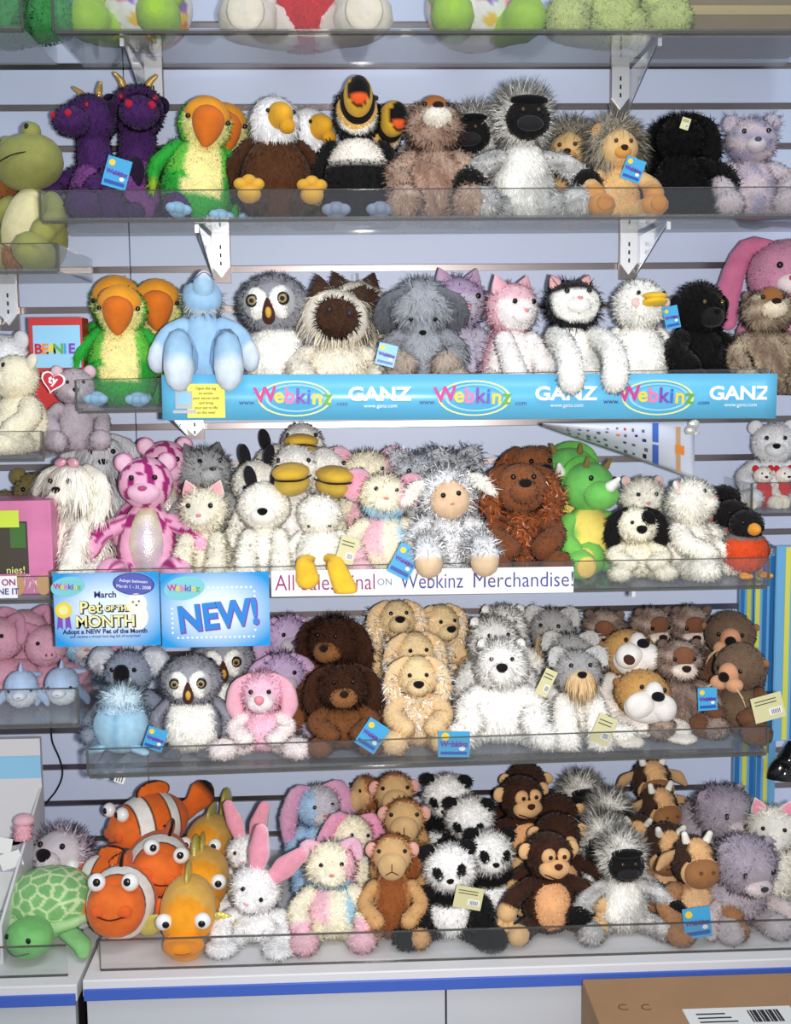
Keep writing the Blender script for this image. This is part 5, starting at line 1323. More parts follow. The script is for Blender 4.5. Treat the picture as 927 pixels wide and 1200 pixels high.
put('pastel_mouse', 'pastel patchwork mouse plush behind the front pastel one', 430, 520, S4, 0.18, s=0.98, rz=0.2)
put('lamb', 'white curly lamb plush with a tan face', 524, 540, S4, 0.085, rz=0.05, hr=(0, -0.12, 0))
put('silver_lamb', 'silver tinsel-haired lamb plush behind the white lamb, left', 490, 516, S4, 0.19, s=0.95)
put('silver_lamb', 'silver tinsel-haired lamb plush behind the white lamb, right', 528, 514, S4, 0.23, s=0.95, rz=0.3)
put('brown_spaniel', 'brown spaniel plush with long sparkly ears', 610, 540, S4, 0.095, hr=(-0.3, 0, 0))
put('brown_spaniel', 'second brown spaniel plush behind the first', 622, 520, S4, 0.19, s=1.0, rz=0.3, hr=(-0.2, 0, 0))
put('triceratops', 'green triceratops plush with a yellow belly in front', 688, 534, S4, 0.14, s=0.97, rz=0.3, hr=(0, 0.1, 0.2))
put('triceratops', 'second green triceratops plush behind, left of the first', 668, 517, S4, 0.19, s=1.0, rz=-0.45)
put('patch_dog', 'cream dog plush with a black eye patch and black ears', 745, 590, S4, 0.09)
put('persian', 'white cat plush hidden behind the black-patched dog', 752, 554, S4, 0.20, s=0.85)
put('persian', 'white cat plush looking right beside the robins', 806, 556, S4, 0.095, rz=0.75, hr=(-0.35, 0, 0.2))
r1 = put('robin', 'front robin plush with orange breast and black head', 872, 594, S4, 0.075, rz=0.15)
put('robin', 'middle robin plush behind the front robin', 855, 582, S4, 0.14, s=0.92, rz=0.2)
put('robin', 'rear robin plush, black head above the other two', 846, 566, S4, 0.21, s=0.92, rz=0.2)
# ---------------- lower left tray
put('dolphin', 'grey-white dolphin plush, left one of the pair', 27, 776, S5b, 0.085, rz=0.15, fixed=True)
put('dolphin', 'grey-blue dolphin plush, right one of the pair', 75, 772, S5b, 0.095, rz=0.05, fixed=True)
put('pig', 'pink pig plush at the left edge, frontmost pig', 4, 716, S5b, 0.19, rz=-0.2, s=0.95)
put('pig', 'pink pig plush in the middle of the pig pile', 32, 708, S5b, 0.22, rz=0.2, s=0.9)
put('pig', 'pink pig plush right of the pile, beside the blue card', 55, 726, S5b, 0.19, rz=0.35, s=0.9)
put('blue_bunny', 'pale blue plush behind the dolphins beside the koala', 98, 760, S5b, 0.26, s=0.85, rz=0.4)
# ---------------- lower shelf
b1 = put('blue_seal', 'round light blue plush with a fluffy top at the shelf end', 142, 795, S5, 0.10, rz=-0.1, hr=(0, 0, 3.0), fixed=True)
tag_on(b1, 182, 866, S5, 0.006, rot=0.35)
put('koala', 'blue-grey koala plush behind the round light blue plush', 152, 752, S5, 0.19, s=1.0, rz=-0.1)
put('owl', 'grey owl plush with round eyes standing on the lower shelf', 225, 762, S5, 0.095)
put('owl', 'second owl plush hidden behind, one eye beside the pink poodle', 262, 738, S5, 0.19, s=1.0, rz=0.1)
k1 = put('pink_poodle', 'pink fuzzy poodle plush with a round pink nose', 308, 778, S5, 0.10, rz=-0.05)
put('lilac_poodle', 'lilac fuzzy poodle plush just behind the pink poodle', 330, 757, S5, 0.19, s=0.98, rz=0.25)
put('lilac_poodle', 'lilac fuzzy poodle plush in the rear under the sale sign', 335, 713, S5, 0.27, s=0.98, rz=0.4)
b2 = put('brown_dog', 'dark brown shaggy dog plush in front, tan muzzle', 402, 768, S5, 0.10, rz=0.05)
tag_on(b2, 436, 862, S5, 0.004, w=0.036, h=0.046, rot=0.6)
put('brown_dog', 'dark brown shaggy dog plush stacked behind the front one', 394, 713, S5, 0.20, s=1.02, rz=-0.4)
g2 = put('gold_spaniel', 'golden spaniel plush in front with silver tinsel chest', 489, 766, S5, 0.095, s=0.88, rz=0.0)
tag_on(g2, 532, 872, S5, 0.004, w=0.048, h=0.040, rot=0.03)
put('gold_spaniel', 'golden spaniel plush in the middle of the spaniel column', 486, 738, S5, 0.18, s=0.90, rz=0.15)
put('gold_spaniel', 'golden spaniel plush at the rear left, nose raised', 465, 701, S5, 0.27, s=0.90, rz=0.1, hr=(-0.25, 0, 0))
put('gold_spaniel', 'golden spaniel plush at the rear right, half hidden', 515, 706, S5, 0.29, s=0.90, rz=0.4)
s1 = put('samoyed', 'white samoyed dog plush in front with a large black nose', 588, 742, S5, 0.10, rz=-0.12, hr=(-0.2, 0, 0))
tag_on(s1, 640, 800, S5, 0.06, w=0.020, h=0.044, rot=0.45, col=1)
put('samoyed', 'white samoyed dog plush behind the front one', 578, 716, S5, 0.20, s=1.02, rz=0.15, hr=(-0.2, 0, 0))
put('samoyed', 'white samoyed dog plush, rearmost of three', 590, 703, S5, 0.28, s=1.0, rz=0.0, hr=(-0.2, 0, 0))
n1 = put('schnauzer', 'grey schnauzer plush with a tan beard in front', 676, 752, S5, 0.10, rz=0.0, hr=(-0.2, 0, 0))
tag_on(n1, 707, 855, S5, 0.004, w=0.030, h=0.044, rot=0.4, col=1)
put('schnauzer', 'grey schnauzer plush just behind the front schnauzer', 668, 733, S5, 0.19, s=0.98, rz=-0.1)
put('schnauzer', 'grey schnauzer plush in the rear, beard turned left', 648, 704, S5, 0.28, s=0.98, rz=-0.35)
put('bulldog', 'tan and white bulldog plush in front, wide white jowls', 752, 782, S5, 0.085, s=1.0, rz=0.15, hr=(0, 0.2, 0))
put('patched_bulldog', 'tan and white bulldog plush behind with a brown muzzle patch', 735, 735, S5, 0.17, s=1.0, rz=0.2, hr=(-0.3, 0.1, 0), name='plush_bulldog', group='plush bulldog toys')
o1 = put('otter', 'brown otter plush with a blue tag beside the front bulldog', 795, 744, S5, 0.12, rz=0.0)
tag_on(o1, 829, 819, S5, 0.03, w=0.030, h=0.036, rot=-0.05)
put('otter', 'brown otter plush in the rear row, left one', 708, 709, S5, 0.28, s=0.95, rz=-0.2, hr=(0.3, 0, 0))
put('otter', 'brown otter plush in the rear row, middle one', 762, 706, S5, 0.28, s=0.98, rz=0.25, hr=(0.2, 0, 0))
put('otter', 'brown otter plush in the rear row, right one', 808, 704, S5, 0.28, s=0.98, rz=0.0, hr=(0.3, 0, 0))
wl = put('walrus', 'brown walrus plush with a tan snout and hanging paper tag', 868, 752, S5, 0.10, rz=-0.6, hr=(0.1, 0, -0.2))
tag_on(wl, 900, 829, S5, -0.01, w=0.048, h=0.040, rot=-0.25, col=1)
put('walrus', 'brown walrus plush behind, black nose above the front walrus', 855, 714, S5, 0.21, s=0.98, rz=-0.3)
# ---------------- counter
put('hedgehog', 'lilac hedgehog plush sitting behind the green turtle', 74, 962, Cb, 0.24, s=1.12, rz=-0.2, hr=(-0.5, 0, -0.1))
put('turtle', 'green turtle plush with a patterned shell at lower left', 60, 1020, Cb, 0.135, rz=-0.12, hr=(0, 0, -0.3))
put('clownfish', 'orange clownfish plush in front, facing the viewer', 143, 1038, C, 0.095, s=1.1, rz=-0.05, rx=-0.28)
put('clownfish', 'orange clownfish plush lying on the front one, tail raised to the left', 172, 962, C, 0.18, s=1.05, rz=0.1, ry=0.35, rx=-0.2)
put('clownfish', 'orange clownfish plush, topmost of the pile, facing left', 178, 918, C, 0.27, s=0.98, rz=-0.9, ry=-0.1)
put('clownfish', 'orange clownfish plush between the others, mostly fins visible', 130, 1000, C, 0.20, s=0.9, rz=-1.9)
put('goldfish', 'orange goldfish plush in front with bulging eyes looking right', 222, 1030, C, 0.085, s=1.02, rz=0.0, rx=0.12)
put('goldfish', 'orange goldfish plush in the middle of the goldfish pile', 238, 982, C, 0.175, s=1.02, rz=0.05)
put('goldfish', 'orange goldfish plush at the back of the pile, small fins up', 246, 946, C, 0.26, s=0.9, rz=-0.2)
put('white_bunny', 'white bunny plush in front with long pink-lined ears', 300, 966, C, 0.11, s=1.0, rz=-0.12, hr=(0.1, 0.5, -0.1))
put('white_bunny', 'white bunny plush behind the front bunny, pink ears up', 290, 938, C, 0.21, s=0.85, rz=-0.15)
put('pastel_cat', 'pastel patchwork cat plush in front, pink and blue patches', 388, 978, C, 0.10, rz=0.05, hr=(-0.1, 0, 0))
put('blue_bunny', 'blue and lilac bunny plush in the rear, ears hanging', 372, 914, C, 0.29, s=1.0, rz=0.35)
put('pastel_bunny', 'pastel bunny plush tilted between the camels and front pastel cat', 412, 948, C, 0.20, s=0.92, rz=0.4, hr=(0, 0.2, 0))
put('camel', 'tan camel plush in front with brown belly', 460, 972, C, 0.095, s=0.94, rz=-0.05)
put('camel', 'tan camel plush second in the camel column', 474, 930, C, 0.18, s=0.98, rz=-0.05)
put('camel', 'tan camel plush third in the camel column', 462, 900, C, 0.26, s=0.98, rz=0.05)
put('camel', 'tan camel plush at the rear left, facing away', 432, 905, C, 0.32, s=0.9, rz=-1.2)
p2 = put('panda', 'front left panda plush with a pale paper tag', 528, 984, C, 0.10, rz=-0.1, hr=(0, -0.15, 0), pym=1060)
tag_on(p2, 549, 1052, C, 0.005, w=0.042, h=0.034, rot=0.2, col=1)
put('panda', 'panda plush leaning behind the front one, right side', 572, 968, C, 0.16, s=0.95, rz=0.2, hr=(0, 0.1, 0))
put('panda', 'panda plush in the third row behind the front pandas', 550, 928, C, 0.25, s=0.95, rz=-0.15, hr=(0.4, 0, 0))
put('panda', 'panda plush at the rear, top of the panda column', 524, 902, C, 0.33, s=0.98, rz=-0.2, hr=(0.3, 0, 0))
put('monkey', 'front brown monkey plush with a tan belly and smile', 642, 972, C, 0.10, s=0.98, rz=0.15, hr=(0, 0.05, 0.05))
put('monkey', 'brown monkey plush just behind the front monkey', 652, 950, C, 0.18, s=1.0, hr=(0.35, 0, 0), rz=0.1)
put('monkey', 'brown monkey plush at left in the third row, grinning', 610, 906, C, 0.27, s=1.0, rz=0.25)
put('monkey', 'brown monkey plush at right in the third row, head bowed', 652, 928, C, 0.26, s=0.95, rz=0.1, hr=(0.35, 0, 0))
put('monkey', 'brown monkey plush at the very back under the shelf', 616, 892, C, 0.35, s=0.95, hr=(0.3, 0, 0))
put('langur', 'front white langur plush with a black face on the counter', 728, 960, C, 0.11, s=0.92, rz=0.05)
put('langur', 'white langur plush second in the column on the counter', 706, 938, C, 0.19, s=1.0, rz=-0.1, hr=(0.3, 0, 0))
put('langur', 'white langur plush third in the column on the counter', 712, 912, C, 0.27, s=1.0, rz=0.3, hr=(0.2, 0, 0))
put('langur', 'white langur plush rearmost in the column on the counter', 680, 892, C, 0.34, s=1.0, rz=0.1)
w2 = put('cow', 'front brown cow plush holding a blue tag', 812, 972, C, 0.105, s=0.96, rz=0.1, hr=(-0.05, 0.05, 0.05))
tag_on(w2, 817, 1081, C, 0.005, w=0.042, h=0.048, rot=-0.12)
put('cow', 'brown cow plush second row, ear over the front cow', 778, 955, C, 0.19, s=0.98, rz=0.1, hr=(0.45, 0, 0))
put('cow', 'brown cow plush third row left, forehead only', 748, 946, C, 0.24, s=0.9, rz=-0.3, hr=(0.45, 0, 0))
put('cow', 'brown cow plush in the fourth row, white horns', 770, 914, C, 0.29, s=0.92, rz=0.2, hr=(0.0, 0, 0.1))
put('cow', 'brown cow plush at the very back, nose just under the shelf', 762, 882, C, 0.36, s=0.98, rz=0.1)
put('grey_seal', 'grey-lilac fuzzy seal plush in front on the counter', 862, 962, C, 0.11, rz=0.15, hr=(0.25, 0, 0.1))
put('grey_seal', 'grey-lilac fuzzy seal plush behind the front seal', 832, 905, C, 0.26, s=1.1, rz=0.4)
put('white_unicorn', 'white shaggy pony plush at the right edge of the counter', 905, 935, C, 0.16, rz=-0.3)
# ================================================================ signs, boxes and small goods
def quad_thing(name, label, cat, px, py, Y, w, h, mat, th=0.0012, rot=0.0, yaw=0.0, group=None, part='card'):
    p = P(px, py, Y)
    o = thing(name, label, cat, tuple(p), (0, rot, yaw), group=group)
    link(part, boxes_mesh(part, [(-w/2, w/2, -th, 0, -h/2, h/2)], mat), o)
    return o
LW = mat_plain('print_white', (240, 242, 244), rough=0.5)
INK = {k: mat_plain('print_'+k, v, rough=0.5) for k, v in dict(magenta=(206, 52, 140), yellow=(236, 206, 62), purple=(124, 72, 176), pink=(230, 120, 170), blue=(66, 104, 190), orange=(232, 140, 60), green=(96, 170, 70), navy=(30, 44, 112), black=(26, 26, 30), red=(196, 30, 50), paleyellow=(230, 232, 150), sky=(60, 160, 220), lightblue=(150, 206, 238)).items()}
LOGO = [('W', 'magenta'), ('e', 'yellow'), ('b', 'pink'), ('k', 'purple'), ('i', 'blue'), ('n', 'yellow'), ('z', 'green')]
def logo(o, x, z, s, y=-0.0022):
    """the seven-letter brand lettering inside an oval ring"""
    wd = [1.15, 0.72, 0.78, 0.74, 0.40, 0.76, 0.66]
    tot = sum(wd); cx = -tot/2
    for (ch, c), w_ in zip(LOGO, wd):
        xx = cx+w_/2; cx += w_
        u = xx/(tot/2)
        link('logo_letter', text_mesh(ch, s*1.5, INK[c], x+xx*s, z+(-0.10*u*1.2)*s, y, bold=0.035*s, depth=0.0004, rot=-0.10*u), o)
# -- long banner hanging on the third shelf
pl, pr = P(190, 466, S3.yf-0.006), P(907, 464, S3.yf-0.006)
BW = pr[0]-pl[0]; BC = (pl+pr)/2
BH = P(540, 438, S3.yf-0.006)[2]-P(540, 491, S3.yf-0.006)[2]
BANM = mat_plain('banner_blue', (104, 190, 230), rough=0.28, spec=0.4, noise=0.03, nscale=6)
ban = thing('shelf_banner', 'long light blue printed banner along the third shelf front', 'banner', tuple(BC), (0, -math.atan2(pr[2]-pl[2], BW), 0))
nseg = 48; bx = np.linspace(-BW/2, BW/2, nseg+1)
by = 0.0012*np.sin(bx*14)-0.012*np.clip((bx-BW*0.44)/(BW*0.06), 0, 1)**2
Vb = np.concatenate([np.stack([bx, by+d, np.full(nseg+1, zz)], 1) for d in (0.0, -0.0008) for zz in (-BH/2, BH/2)])
n1 = nseg+1; Fb = []
for i in range(nseg):
    Fb += [[i, n1+i, n1+i+1, i+1], [2*n1+i, 2*n1+i+1, 3*n1+i+1, 3*n1+i], [i, i+1, 2*n1+i+1, 2*n1+i], [n1+i, 3*n1+i, 3*n1+i+1, n1+i+1]]
Fb += [[0, 2*n1, 3*n1, n1], [nseg, n1+nseg, 3*n1+nseg, 2*n1+nseg]]
link('sheet', mesh_from('sheet', Vb, np.array(Fb), [BANM]), ban)
bxp = lambda px: (px-190)/(907-190)*BW-BW/2
for px in (343, 552, 768):
    x = bxp(px)
    link('logo_ring', ellipse_mesh(0.057, 0.0275, INK['paleyellow'], x, -0.002, -0.0036, -0.0030, inner=0.93), ban)
    link('logo_arc', ellipse_mesh(0.048, 0.0215, INK['lightblue'], x+0.002, -0.001, -0.0034, -0.0030, inner=0.90), ban)
    logo(ban, x, 0.001, 0.0222, -0.0042)
    link('web_prefix', text_mesh('www.', 0.011, INK['navy'], x-0.073, -0.008, -0.0040), ban)
    link('web_suffix', text_mesh('.com', 0.010, INK['navy'], x+0.072, -0.010, -0.0040), ban)
for px in (441, 659, 864):
    x = bxp(px)
    link('maker_name', text_mesh('GANZ', 0.029, LW, x, 0.004, -0.0040 if px < 800 else -0.0075, bold=0.0010, sx=1.18), ban)
    link('maker_site', text_mesh('www.ganz.com', 0.0085, LW, x+0.002, -0.0135, -0.0040 if px < 800 else -0.0075), ban)
x = bxp(228)
link('yellow_panel', boxes_mesh('yellow_panel', [(x-0.012, x+0.046, -0.0036, -0.0028, -BH/2+0.004, BH/2-0.014)], mat_plain('panel_yellow', (244, 232, 96), rough=0.5)), ban)
for i, tx in enumerate(['Open the tag', 'to access', 'your secret code', 'and bring', 'your pet to life', 'on the web!']):
    link('panel_text', text_mesh(tx, 0.0058, INK['black'], x+0.017, 0.0140-0.0074*i, -0.0040), ban)
link('computer_icon', boxes_mesh('computer_icon', [(x-0.030, x-0.004, -0.0044, -0.0038, -0.017, 0.010)], mat_plain('icon_grey', (186, 190, 196), rough=0.5)), ban)
link('computer_screen', boxes_mesh('computer_screen', [(x-0.027, x-0.007, -0.0050, -0.0045, -0.010, 0.007)], INK['lightblue']), ban)
link('computer_keyboard', boxes_mesh('computer_keyboard', [(x-0.034, x+0.002, -0.0044, -0.0038, -0.024, -0.019)], MATS['icon_grey']), ban)

# -- handwritten sale sign
y4 = S4.yf-0.0055
a, b = P(318, 684, y4), P(672, 679, y4)
SW = b[0]-a[0]; SH = 0.0405
sg = thing('sale_sign', 'white handwritten sign reading All Sales Final on Webkinz Merchandise', 'sign', tuple((a+b)/2), (0, -math.atan2(b[2]-a[2], SW), 0))
link('paper', boxes_mesh('paper', [(-SW/2, SW/2, -0.0008, 0.0, -SH/2, SH/2)], mat_plain('white_paper', (238, 236, 238), rough=0.6)), sg)
PEN = mat_plain('pen_purple', (150, 40, 110), rough=0.6); PENB = mat_plain('pen_blue', (60, 66, 140), rough=0.6)
sxp = lambda px: (px-318)/(672-318)*SW-SW/2
for tx, px, m_, sz, sx_ in (('All Sales Final', 381, PEN, 0.0355, 0.80), ('ON', 450, PENB, 0.0150, 1.0), ('Webkinz', 505, PENB, 0.0345, 0.78), ('Merchandise!', 613, PENB, 0.0345, 0.86)):
    link('lettering', text_mesh(tx, sz, m_, sxp(px), 0.0, -0.0012, sx=sx_, bold=-0.0002), sg)

# -- the two printed cards hanging from the same shelf
CARD = bpy.data.materials.new('card_blue_glow'); CARD.use_nodes = True
nt = CARD.node_tree; b_ = nt.nodes['Principled BSDF']; b_.inputs['Roughness'].default_value = 0.16
tc = nt.nodes.new('ShaderNodeTexCoord'); mp = nt.nodes.new('ShaderNodeMapping'); mp.inputs['Location'].default_value = (-0.5, -0.5, -0.5)
gr = nt.nodes.new('ShaderNodeTexGradient'); gr.gradient_type = 'SPHERICAL'; rp = nt.nodes.new('ShaderNodeValToRGB')
mp.inputs['Scale'].default_value = (1.0, 0.0, 1.0); mp.inputs['Location'].default_value = (-0.5, 0, -0.5)
nt.links.new(tc.outputs['Generated'], mp.inputs[0]); nt.links.new(mp.outputs[0], gr.inputs[0]); nt.links.new(gr.outputs[1], rp.inputs[0]); nt.links.new(rp.outputs[0], b_.inputs['Base Color'])
rp.color_ramp.elements[0].position = 0.38; rp.color_ramp.elements[0].color = (*lin((36, 150, 220)), 1)
rp.color_ramp.elements[1].position = 0.80; rp.color_ramp.elements[1].color = (*lin((226, 240, 250)), 1)
def card(label, pxa, pxb, pya, pyb, yaw=0.0):
    y = S4.yf-0.0075
    A, B_ = P(pxa, (pya+pyb)/2, y), P(pxb, (pya+pyb)/2, y)
    w = B_[0]-A[0]; h = P(pxa, pya, y)[2]-P(pxa, pyb, y)[2]
    o = thing('promo_card', label, 'card', tuple((A+B_)/2), (0, 0.0, yaw), group='blue printed cards on the shelf front')
    link('sheet', boxes_mesh('sheet', [(-w/2, w/2, -0.0010, 0, -h/2, h/2)], CARD), o)
    return o, w, h
oc, w, h = card('blue card reading Pet of the Month under the maltese dog', 63.5, 187.5, 671, 757)
def small_logo(o, x, z, k):
    link('logo_oval', ellipse_mesh(0.026*k, 0.015*k, mat_plain('logo_teal', (124, 200, 208), rough=0.4), x, z, -0.0018, -0.0011, rot=0.15), o)
    logo(o, x, z, 0.0076*k, -0.0026)
small_logo(oc, -w*0.36, h*0.32, 1.0)
link('month_text', text_mesh('March', 0.0135, INK['navy'], -0.002, h*0.20, -0.0016, bold=0.0003), oc)
for tx, px, pz, sz in (('Pet', -0.025, 0.003, 0.025), ('OF THE', 0.016, 0.0015, 0.0115), ('MONTH', -0.003, -0.019, 0.0245)):
    link('title_shadow', text_mesh(tx, sz, INK['black'], px+0.0008, pz-0.0008, -0.0016, bold=0.0017, depth=0.0002), oc)
    link('title', text_mesh(tx, sz, mat_plain('title_cream', (246, 236, 170), rough=0.4), px, pz, -0.0024, bold=0.0004, depth=0.0002), oc)
link('rosette', ellipse_mesh(0.0125, 0.0125, INK['yellow'], -w*0.41, 0.0, -0.0022, -0.0012), oc)
link('rosette_centre', ellipse_mesh(0.0075, 0.0075, INK['paleyellow'], -w*0.41, 0.0, -0.0028, -0.0023), oc)
for s in (-1, 1): link('rosette_ribbon', poly_mesh('rosette_ribbon', [(-w*0.41+s*0.002, -0.010), (-w*0.41+s*0.009, -0.010), (-w*0.41+s*0.011, -0.030), (-w*0.41+s*0.006, -0.026), (-w*0.41+s*0.002, -0.030)], INK['purple'], -0.0018, -0.0012), oc)
link('badge', ellipse_mesh(0.031, 0.0165, mat_plain('badge_violet', (84, 92, 176), rough=0.4), w*0.26, h*0.34, -0.0018, -0.0011, rot=-0.08), oc)
link('badge_ring', ellipse_mesh(0.0315, 0.017, INK['navy'], w*0.26, h*0.34, -0.0020, -0.0011, rot=-0.08, inner=0.94), oc)
for i, tx in enumerate(['Adopt between', 'March 1 - 31, 2008']): link('badge_text', text_mesh(tx, 0.0068, LW, w*0.26, h*0.34+0.0045-0.009*i, -0.0024, rot=-0.08), oc)
link('line_text', text_mesh('Adopt a NEW Pet of the Month', 0.0098, INK['navy'], -0.004, -h*0.30, -0.0016, bold=0.0003), oc)
link('line_text', text_mesh('and receive a virtual loot bag full of surprises!', 0.0058, INK['navy'], -0.004, -h*0.365, -0.0016), oc)
# printed picture of a white dog
link('dog_print', ellipse_mesh(0.019, 0.022, mat_plain('print_cream', (238, 234, 226), rough=0.4), w*0.27, -0.012, -0.0016, -0.0011), oc)
link('dog_print_head', ellipse_mesh(0.016, 0.016, MATS['print_cream'], w*0.28, 0.008, -0.0019, -0.0011), oc)
for dx, dz in ((-0.005, 0.011), (0.004, 0.012), (0.0, 0.006)): link('dog_print_eye', ellipse_mesh(0.0015, 0.0015, INK['black'], w*0.28+dx, dz, -0.0023, -0.0019, n=10), oc)
on, w, h = card('blue card reading NEW in big letters above the owl', 189, 316, 671, 758)
small_logo(on, -w*0.28, h*0.30, 1.2)
link('title_shadow', text_mesh('NEW!', 0.056, INK['purple'], 0.0052, -0.0115, -0.0016, bold=0.0028, depth=0.0002, rot=0.10, sx=0.86), on)
link('title', text_mesh('NEW!', 0.056, mat_plain('title_blue', (34, 132, 212), rough=0.4), 0.004, -0.010, -0.0024, bold=0.0016, depth=0.0002, rot=0.10, sx=0.86), on)
dots = [(-0.058+0.0072*i, -h*0.37) for i in range(17)]+[(-0.010+0.0072*i, h*0.30) for i in range(10)]+[(-0.066, -h*0.30+0.0075*i) for i in range(6)]+[(0.060, -h*0.28+0.0075*i) for i in range(9)]
dm = ellipse_mesh(0.0017, 0.0017, LW, 0, 0, -0.0016, -0.0011, n=10)
for dx, dz in dots: link('dot', dm, on, (dx, 0, dz))

# -- curled poster hanging under the banner
PAP = mat_plain('poster_paper', (208, 214, 230), rough=0.35)
ps = thing('curled_poster', 'curled white poster of small pictures hanging under the banner', 'poster', tuple(P(725, 525, S4.yf+0.05)))
def poster_pt(u, v):
    """u along the sheet, v down it: a cone-like curl"""
    px = 636+u*178; top = 496-2*u; low = 500+u*62
    py = top+(low-top)*v
    bulge = 0.045*math.sin(math.pi*min(1, 0.15+u*0.75))*math.cos((v-0.35)*2.2)
    return P(px, py, S4.yf+0.075-bulge+0.03*v)-P(725, 525, S4.yf+0.05)
nu, nv = 28, 10
Vp = np.array([poster_pt(i/nu, j/nv) for j in range(nv+1) for i in range(nu+1)])
Fp = np.array([[j*(nu+1)+i, j*(nu+1)+i+1, (j+1)*(nu+1)+i+1, (j+1)*(nu+1)+i] for j in range(nv) for i in range(nu)])
sh = link('sheet', mesh_from('sheet', Vp, Fp, [PAP]), ps)
sm = sh.modifiers.new('thick', 'SOLIDIFY'); sm.thickness = 0.0008; sm.offset = 1
def poster_patch(name, u0, u1, v0, v1, mat):
    off = np.array([0, -0.0022, 0])
    k = 4
    V = np.array([poster_pt(u0+(u1-u0)*i/k, v0+(v1-v0)*j/k)+off for j in range(k+1) for i in range(k+1)])
    F_ = np.array([[j*(k+1)+i, j*(k+1)+i+1, (j+1)*(k+1)+i+1, (j+1)*(k+1)+i] for j in range(k) for i in range(k)])
    link(name, mesh_from(name, V, F_, [mat]), ps)
poster_patch('blue_bar', 0.72, 0.76, 0.02, 0.46, INK['blue']); poster_patch('blue_bar', 0.72, 0.76, 0.52, 0.96, INK['blue'])
poster_patch('edge_print', 0.875, 0.905, 0.1, 0.98, mat_plain('print_tan', (196, 160, 120), rough=0.5))
poster_patch('edge_picture', 0.87, 0.93, 0.45, 0.62, INK['orange'])
pr_ = random.Random(3)
for i in range(9):
    for j in range(4):
        u = 0.16+0.062*i+pr_.uniform(-0.012, 0.012); v = 0.16+0.22*j+pr_.uniform(-0.05, 0.05)
        if v*62*u < 3 or pr_.random() < 0.15: continue
        c = pr_.choice(['black', 'green', 'red', 'orange', 'navy']) if pr_.random() < 0.3 and i > 3 else None
        poster_patch('tiny_picture', u, u+pr_.uniform(0.012, 0.026), v, v+pr_.uniform(0.05, 0.11), INK[c] if c else mat_plain('print_grey', (96, 98, 112), rough=0.5))

# -- goods at the left edge
def carton(name, label, cat, pxa, pxb, pya, pyb, Y, depth, mat, yaw=0.0):
    A, B_ = P(pxa, (pya+pyb)/2, Y), P(pxb, (pya+pyb)/2, Y)
    w = B_[0]-A[0]; h = P(pxa, pya, Y)[2]-P(pxa, pyb, Y)[2]
    o = thing(name, label, cat, ((A[0]+B_[0])/2, Y, P((pxa+pxb)/2, pyb, Y)[2]), (0, 0, yaw))
    bevel(link('carton', boxes_mesh('carton', [(-w/2, w/2, 0, depth, 0, h)], mat), o), 0.0015)
    return o, w, h
pb, w, h = carton('doll_box', 'pink printed toy box with dark window at the left edge', 'box', -40, 61, 582, 692, S4b.yf+0.03, 0.09, mat_plain('box_pink', (214, 126, 168), rough=0.35, noise=0.15, nscale=14))
pb.location.z = S4b.z+0.0006
link('window_panel', boxes_mesh('window_panel', [(-w/2+0.004, w*0.22, -0.0012, -0.0002, h*0.22, h*0.78)], mat_plain('box_dark', (74, 68, 58), rough=0.3)), pb)
link('grass_print', boxes_mesh('grass_print', [(w*0.02, w*0.20, -0.0022, -0.0013, h*0.50, h*0.76)], mat_plain('box_green', (70, 110, 54), rough=0.4)), pb)
link('box_text', text_mesh('nies!', 0.016, INK['paleyellow'], w*0.07, h*0.26, -0.0024), pb)
link('price_sticker', boxes_mesh('price_sticker', [(w*-0.12, w*-0.02+0.02, -0.0030, -0.0023, h*0.72, h*0.90)], mat_plain('sticker_lime', (206, 226, 70), rough=0.5)), pb)
for i in range(2): link('hair_print', ellipse_mesh(0.011, 0.016, mat_plain('print_blonde', (206, 158, 104), rough=0.5), w*(0.08+0.30*i), h*0.10, -0.0018, -0.0003), pb)
sn = quad_thing('price_note', 'small white handwritten note at the left edge', 'note', 4, 688, S4b.yf-0.006, 0.042, 0.034, MATS['white_paper'])
for i, tx in enumerate(['IS ON', 'ONE IT']): link('note_text', text_mesh(tx, 0.0135, [PEN, PENB][i], 0.002, 0.007-0.014*i, -0.0018, bold=0.0002), sn)

tb, w, h = carton('trading_card_box', 'small red and blue printed box behind the plush with heart tag', 'box', 34, 97, 372, 436, S3b.yf+0.17, 0.05, mat_plain('box_red', (200, 60, 60), rough=0.3))
tb.location.z = S3b.z+0.0006; dz = 0
hh = P(60, 372, S3b.yf+0.17)[2]-tb.location.z
tb.children[0].data = boxes_mesh('carton', [(-w/2, w/2, 0, 0.05, 0, hh)], MATS['box_red'])
link('blue_print', boxes_mesh('blue_print', [(-w*0.42, w*0.46, -0.001, -0.0002, hh*0.62, hh*0.94)], INK['lightblue']), tb)
for i, (tx, c) in enumerate([('B', 'red'), ('E', 'orange'), ('A', 'yellow'), ('N', 'green'), ('I', 'sky'), ('E', 'purple')]): link('box_letter', text_mesh(tx, 0.022, INK[c], -w*0.33+w*0.125*i, hh*0.76, -0.0016, bold=0.0008), tb)
link('box_text', text_mesh('HEART', 0.016, INK['paleyellow'], 0, hh*0.56, -0.0012, bold=0.0004), tb)
tm = put('tag_mouse', 'grey-lilac plush in clear wrap with a red heart tag', 88, 428, S3b, 0.13, rz=0.3, fixed=True)
p = P(62, 447, S3b.yf+0.06)
Mp = Matrix.Translation(tm.location) @ tm.rotation_euler.to_matrix().to_4x4() @ Matrix.Diagonal((*tm.scale, 1))
def heart(k): return [(k*0.016*math.sin(t)**3, k*(0.013*math.cos(t)-0.005*math.cos(2*t)-0.002*math.cos(3*t)-0.001*math.cos(4*t))) for t in np.linspace(0, 2*math.pi, 26)[:-1]]
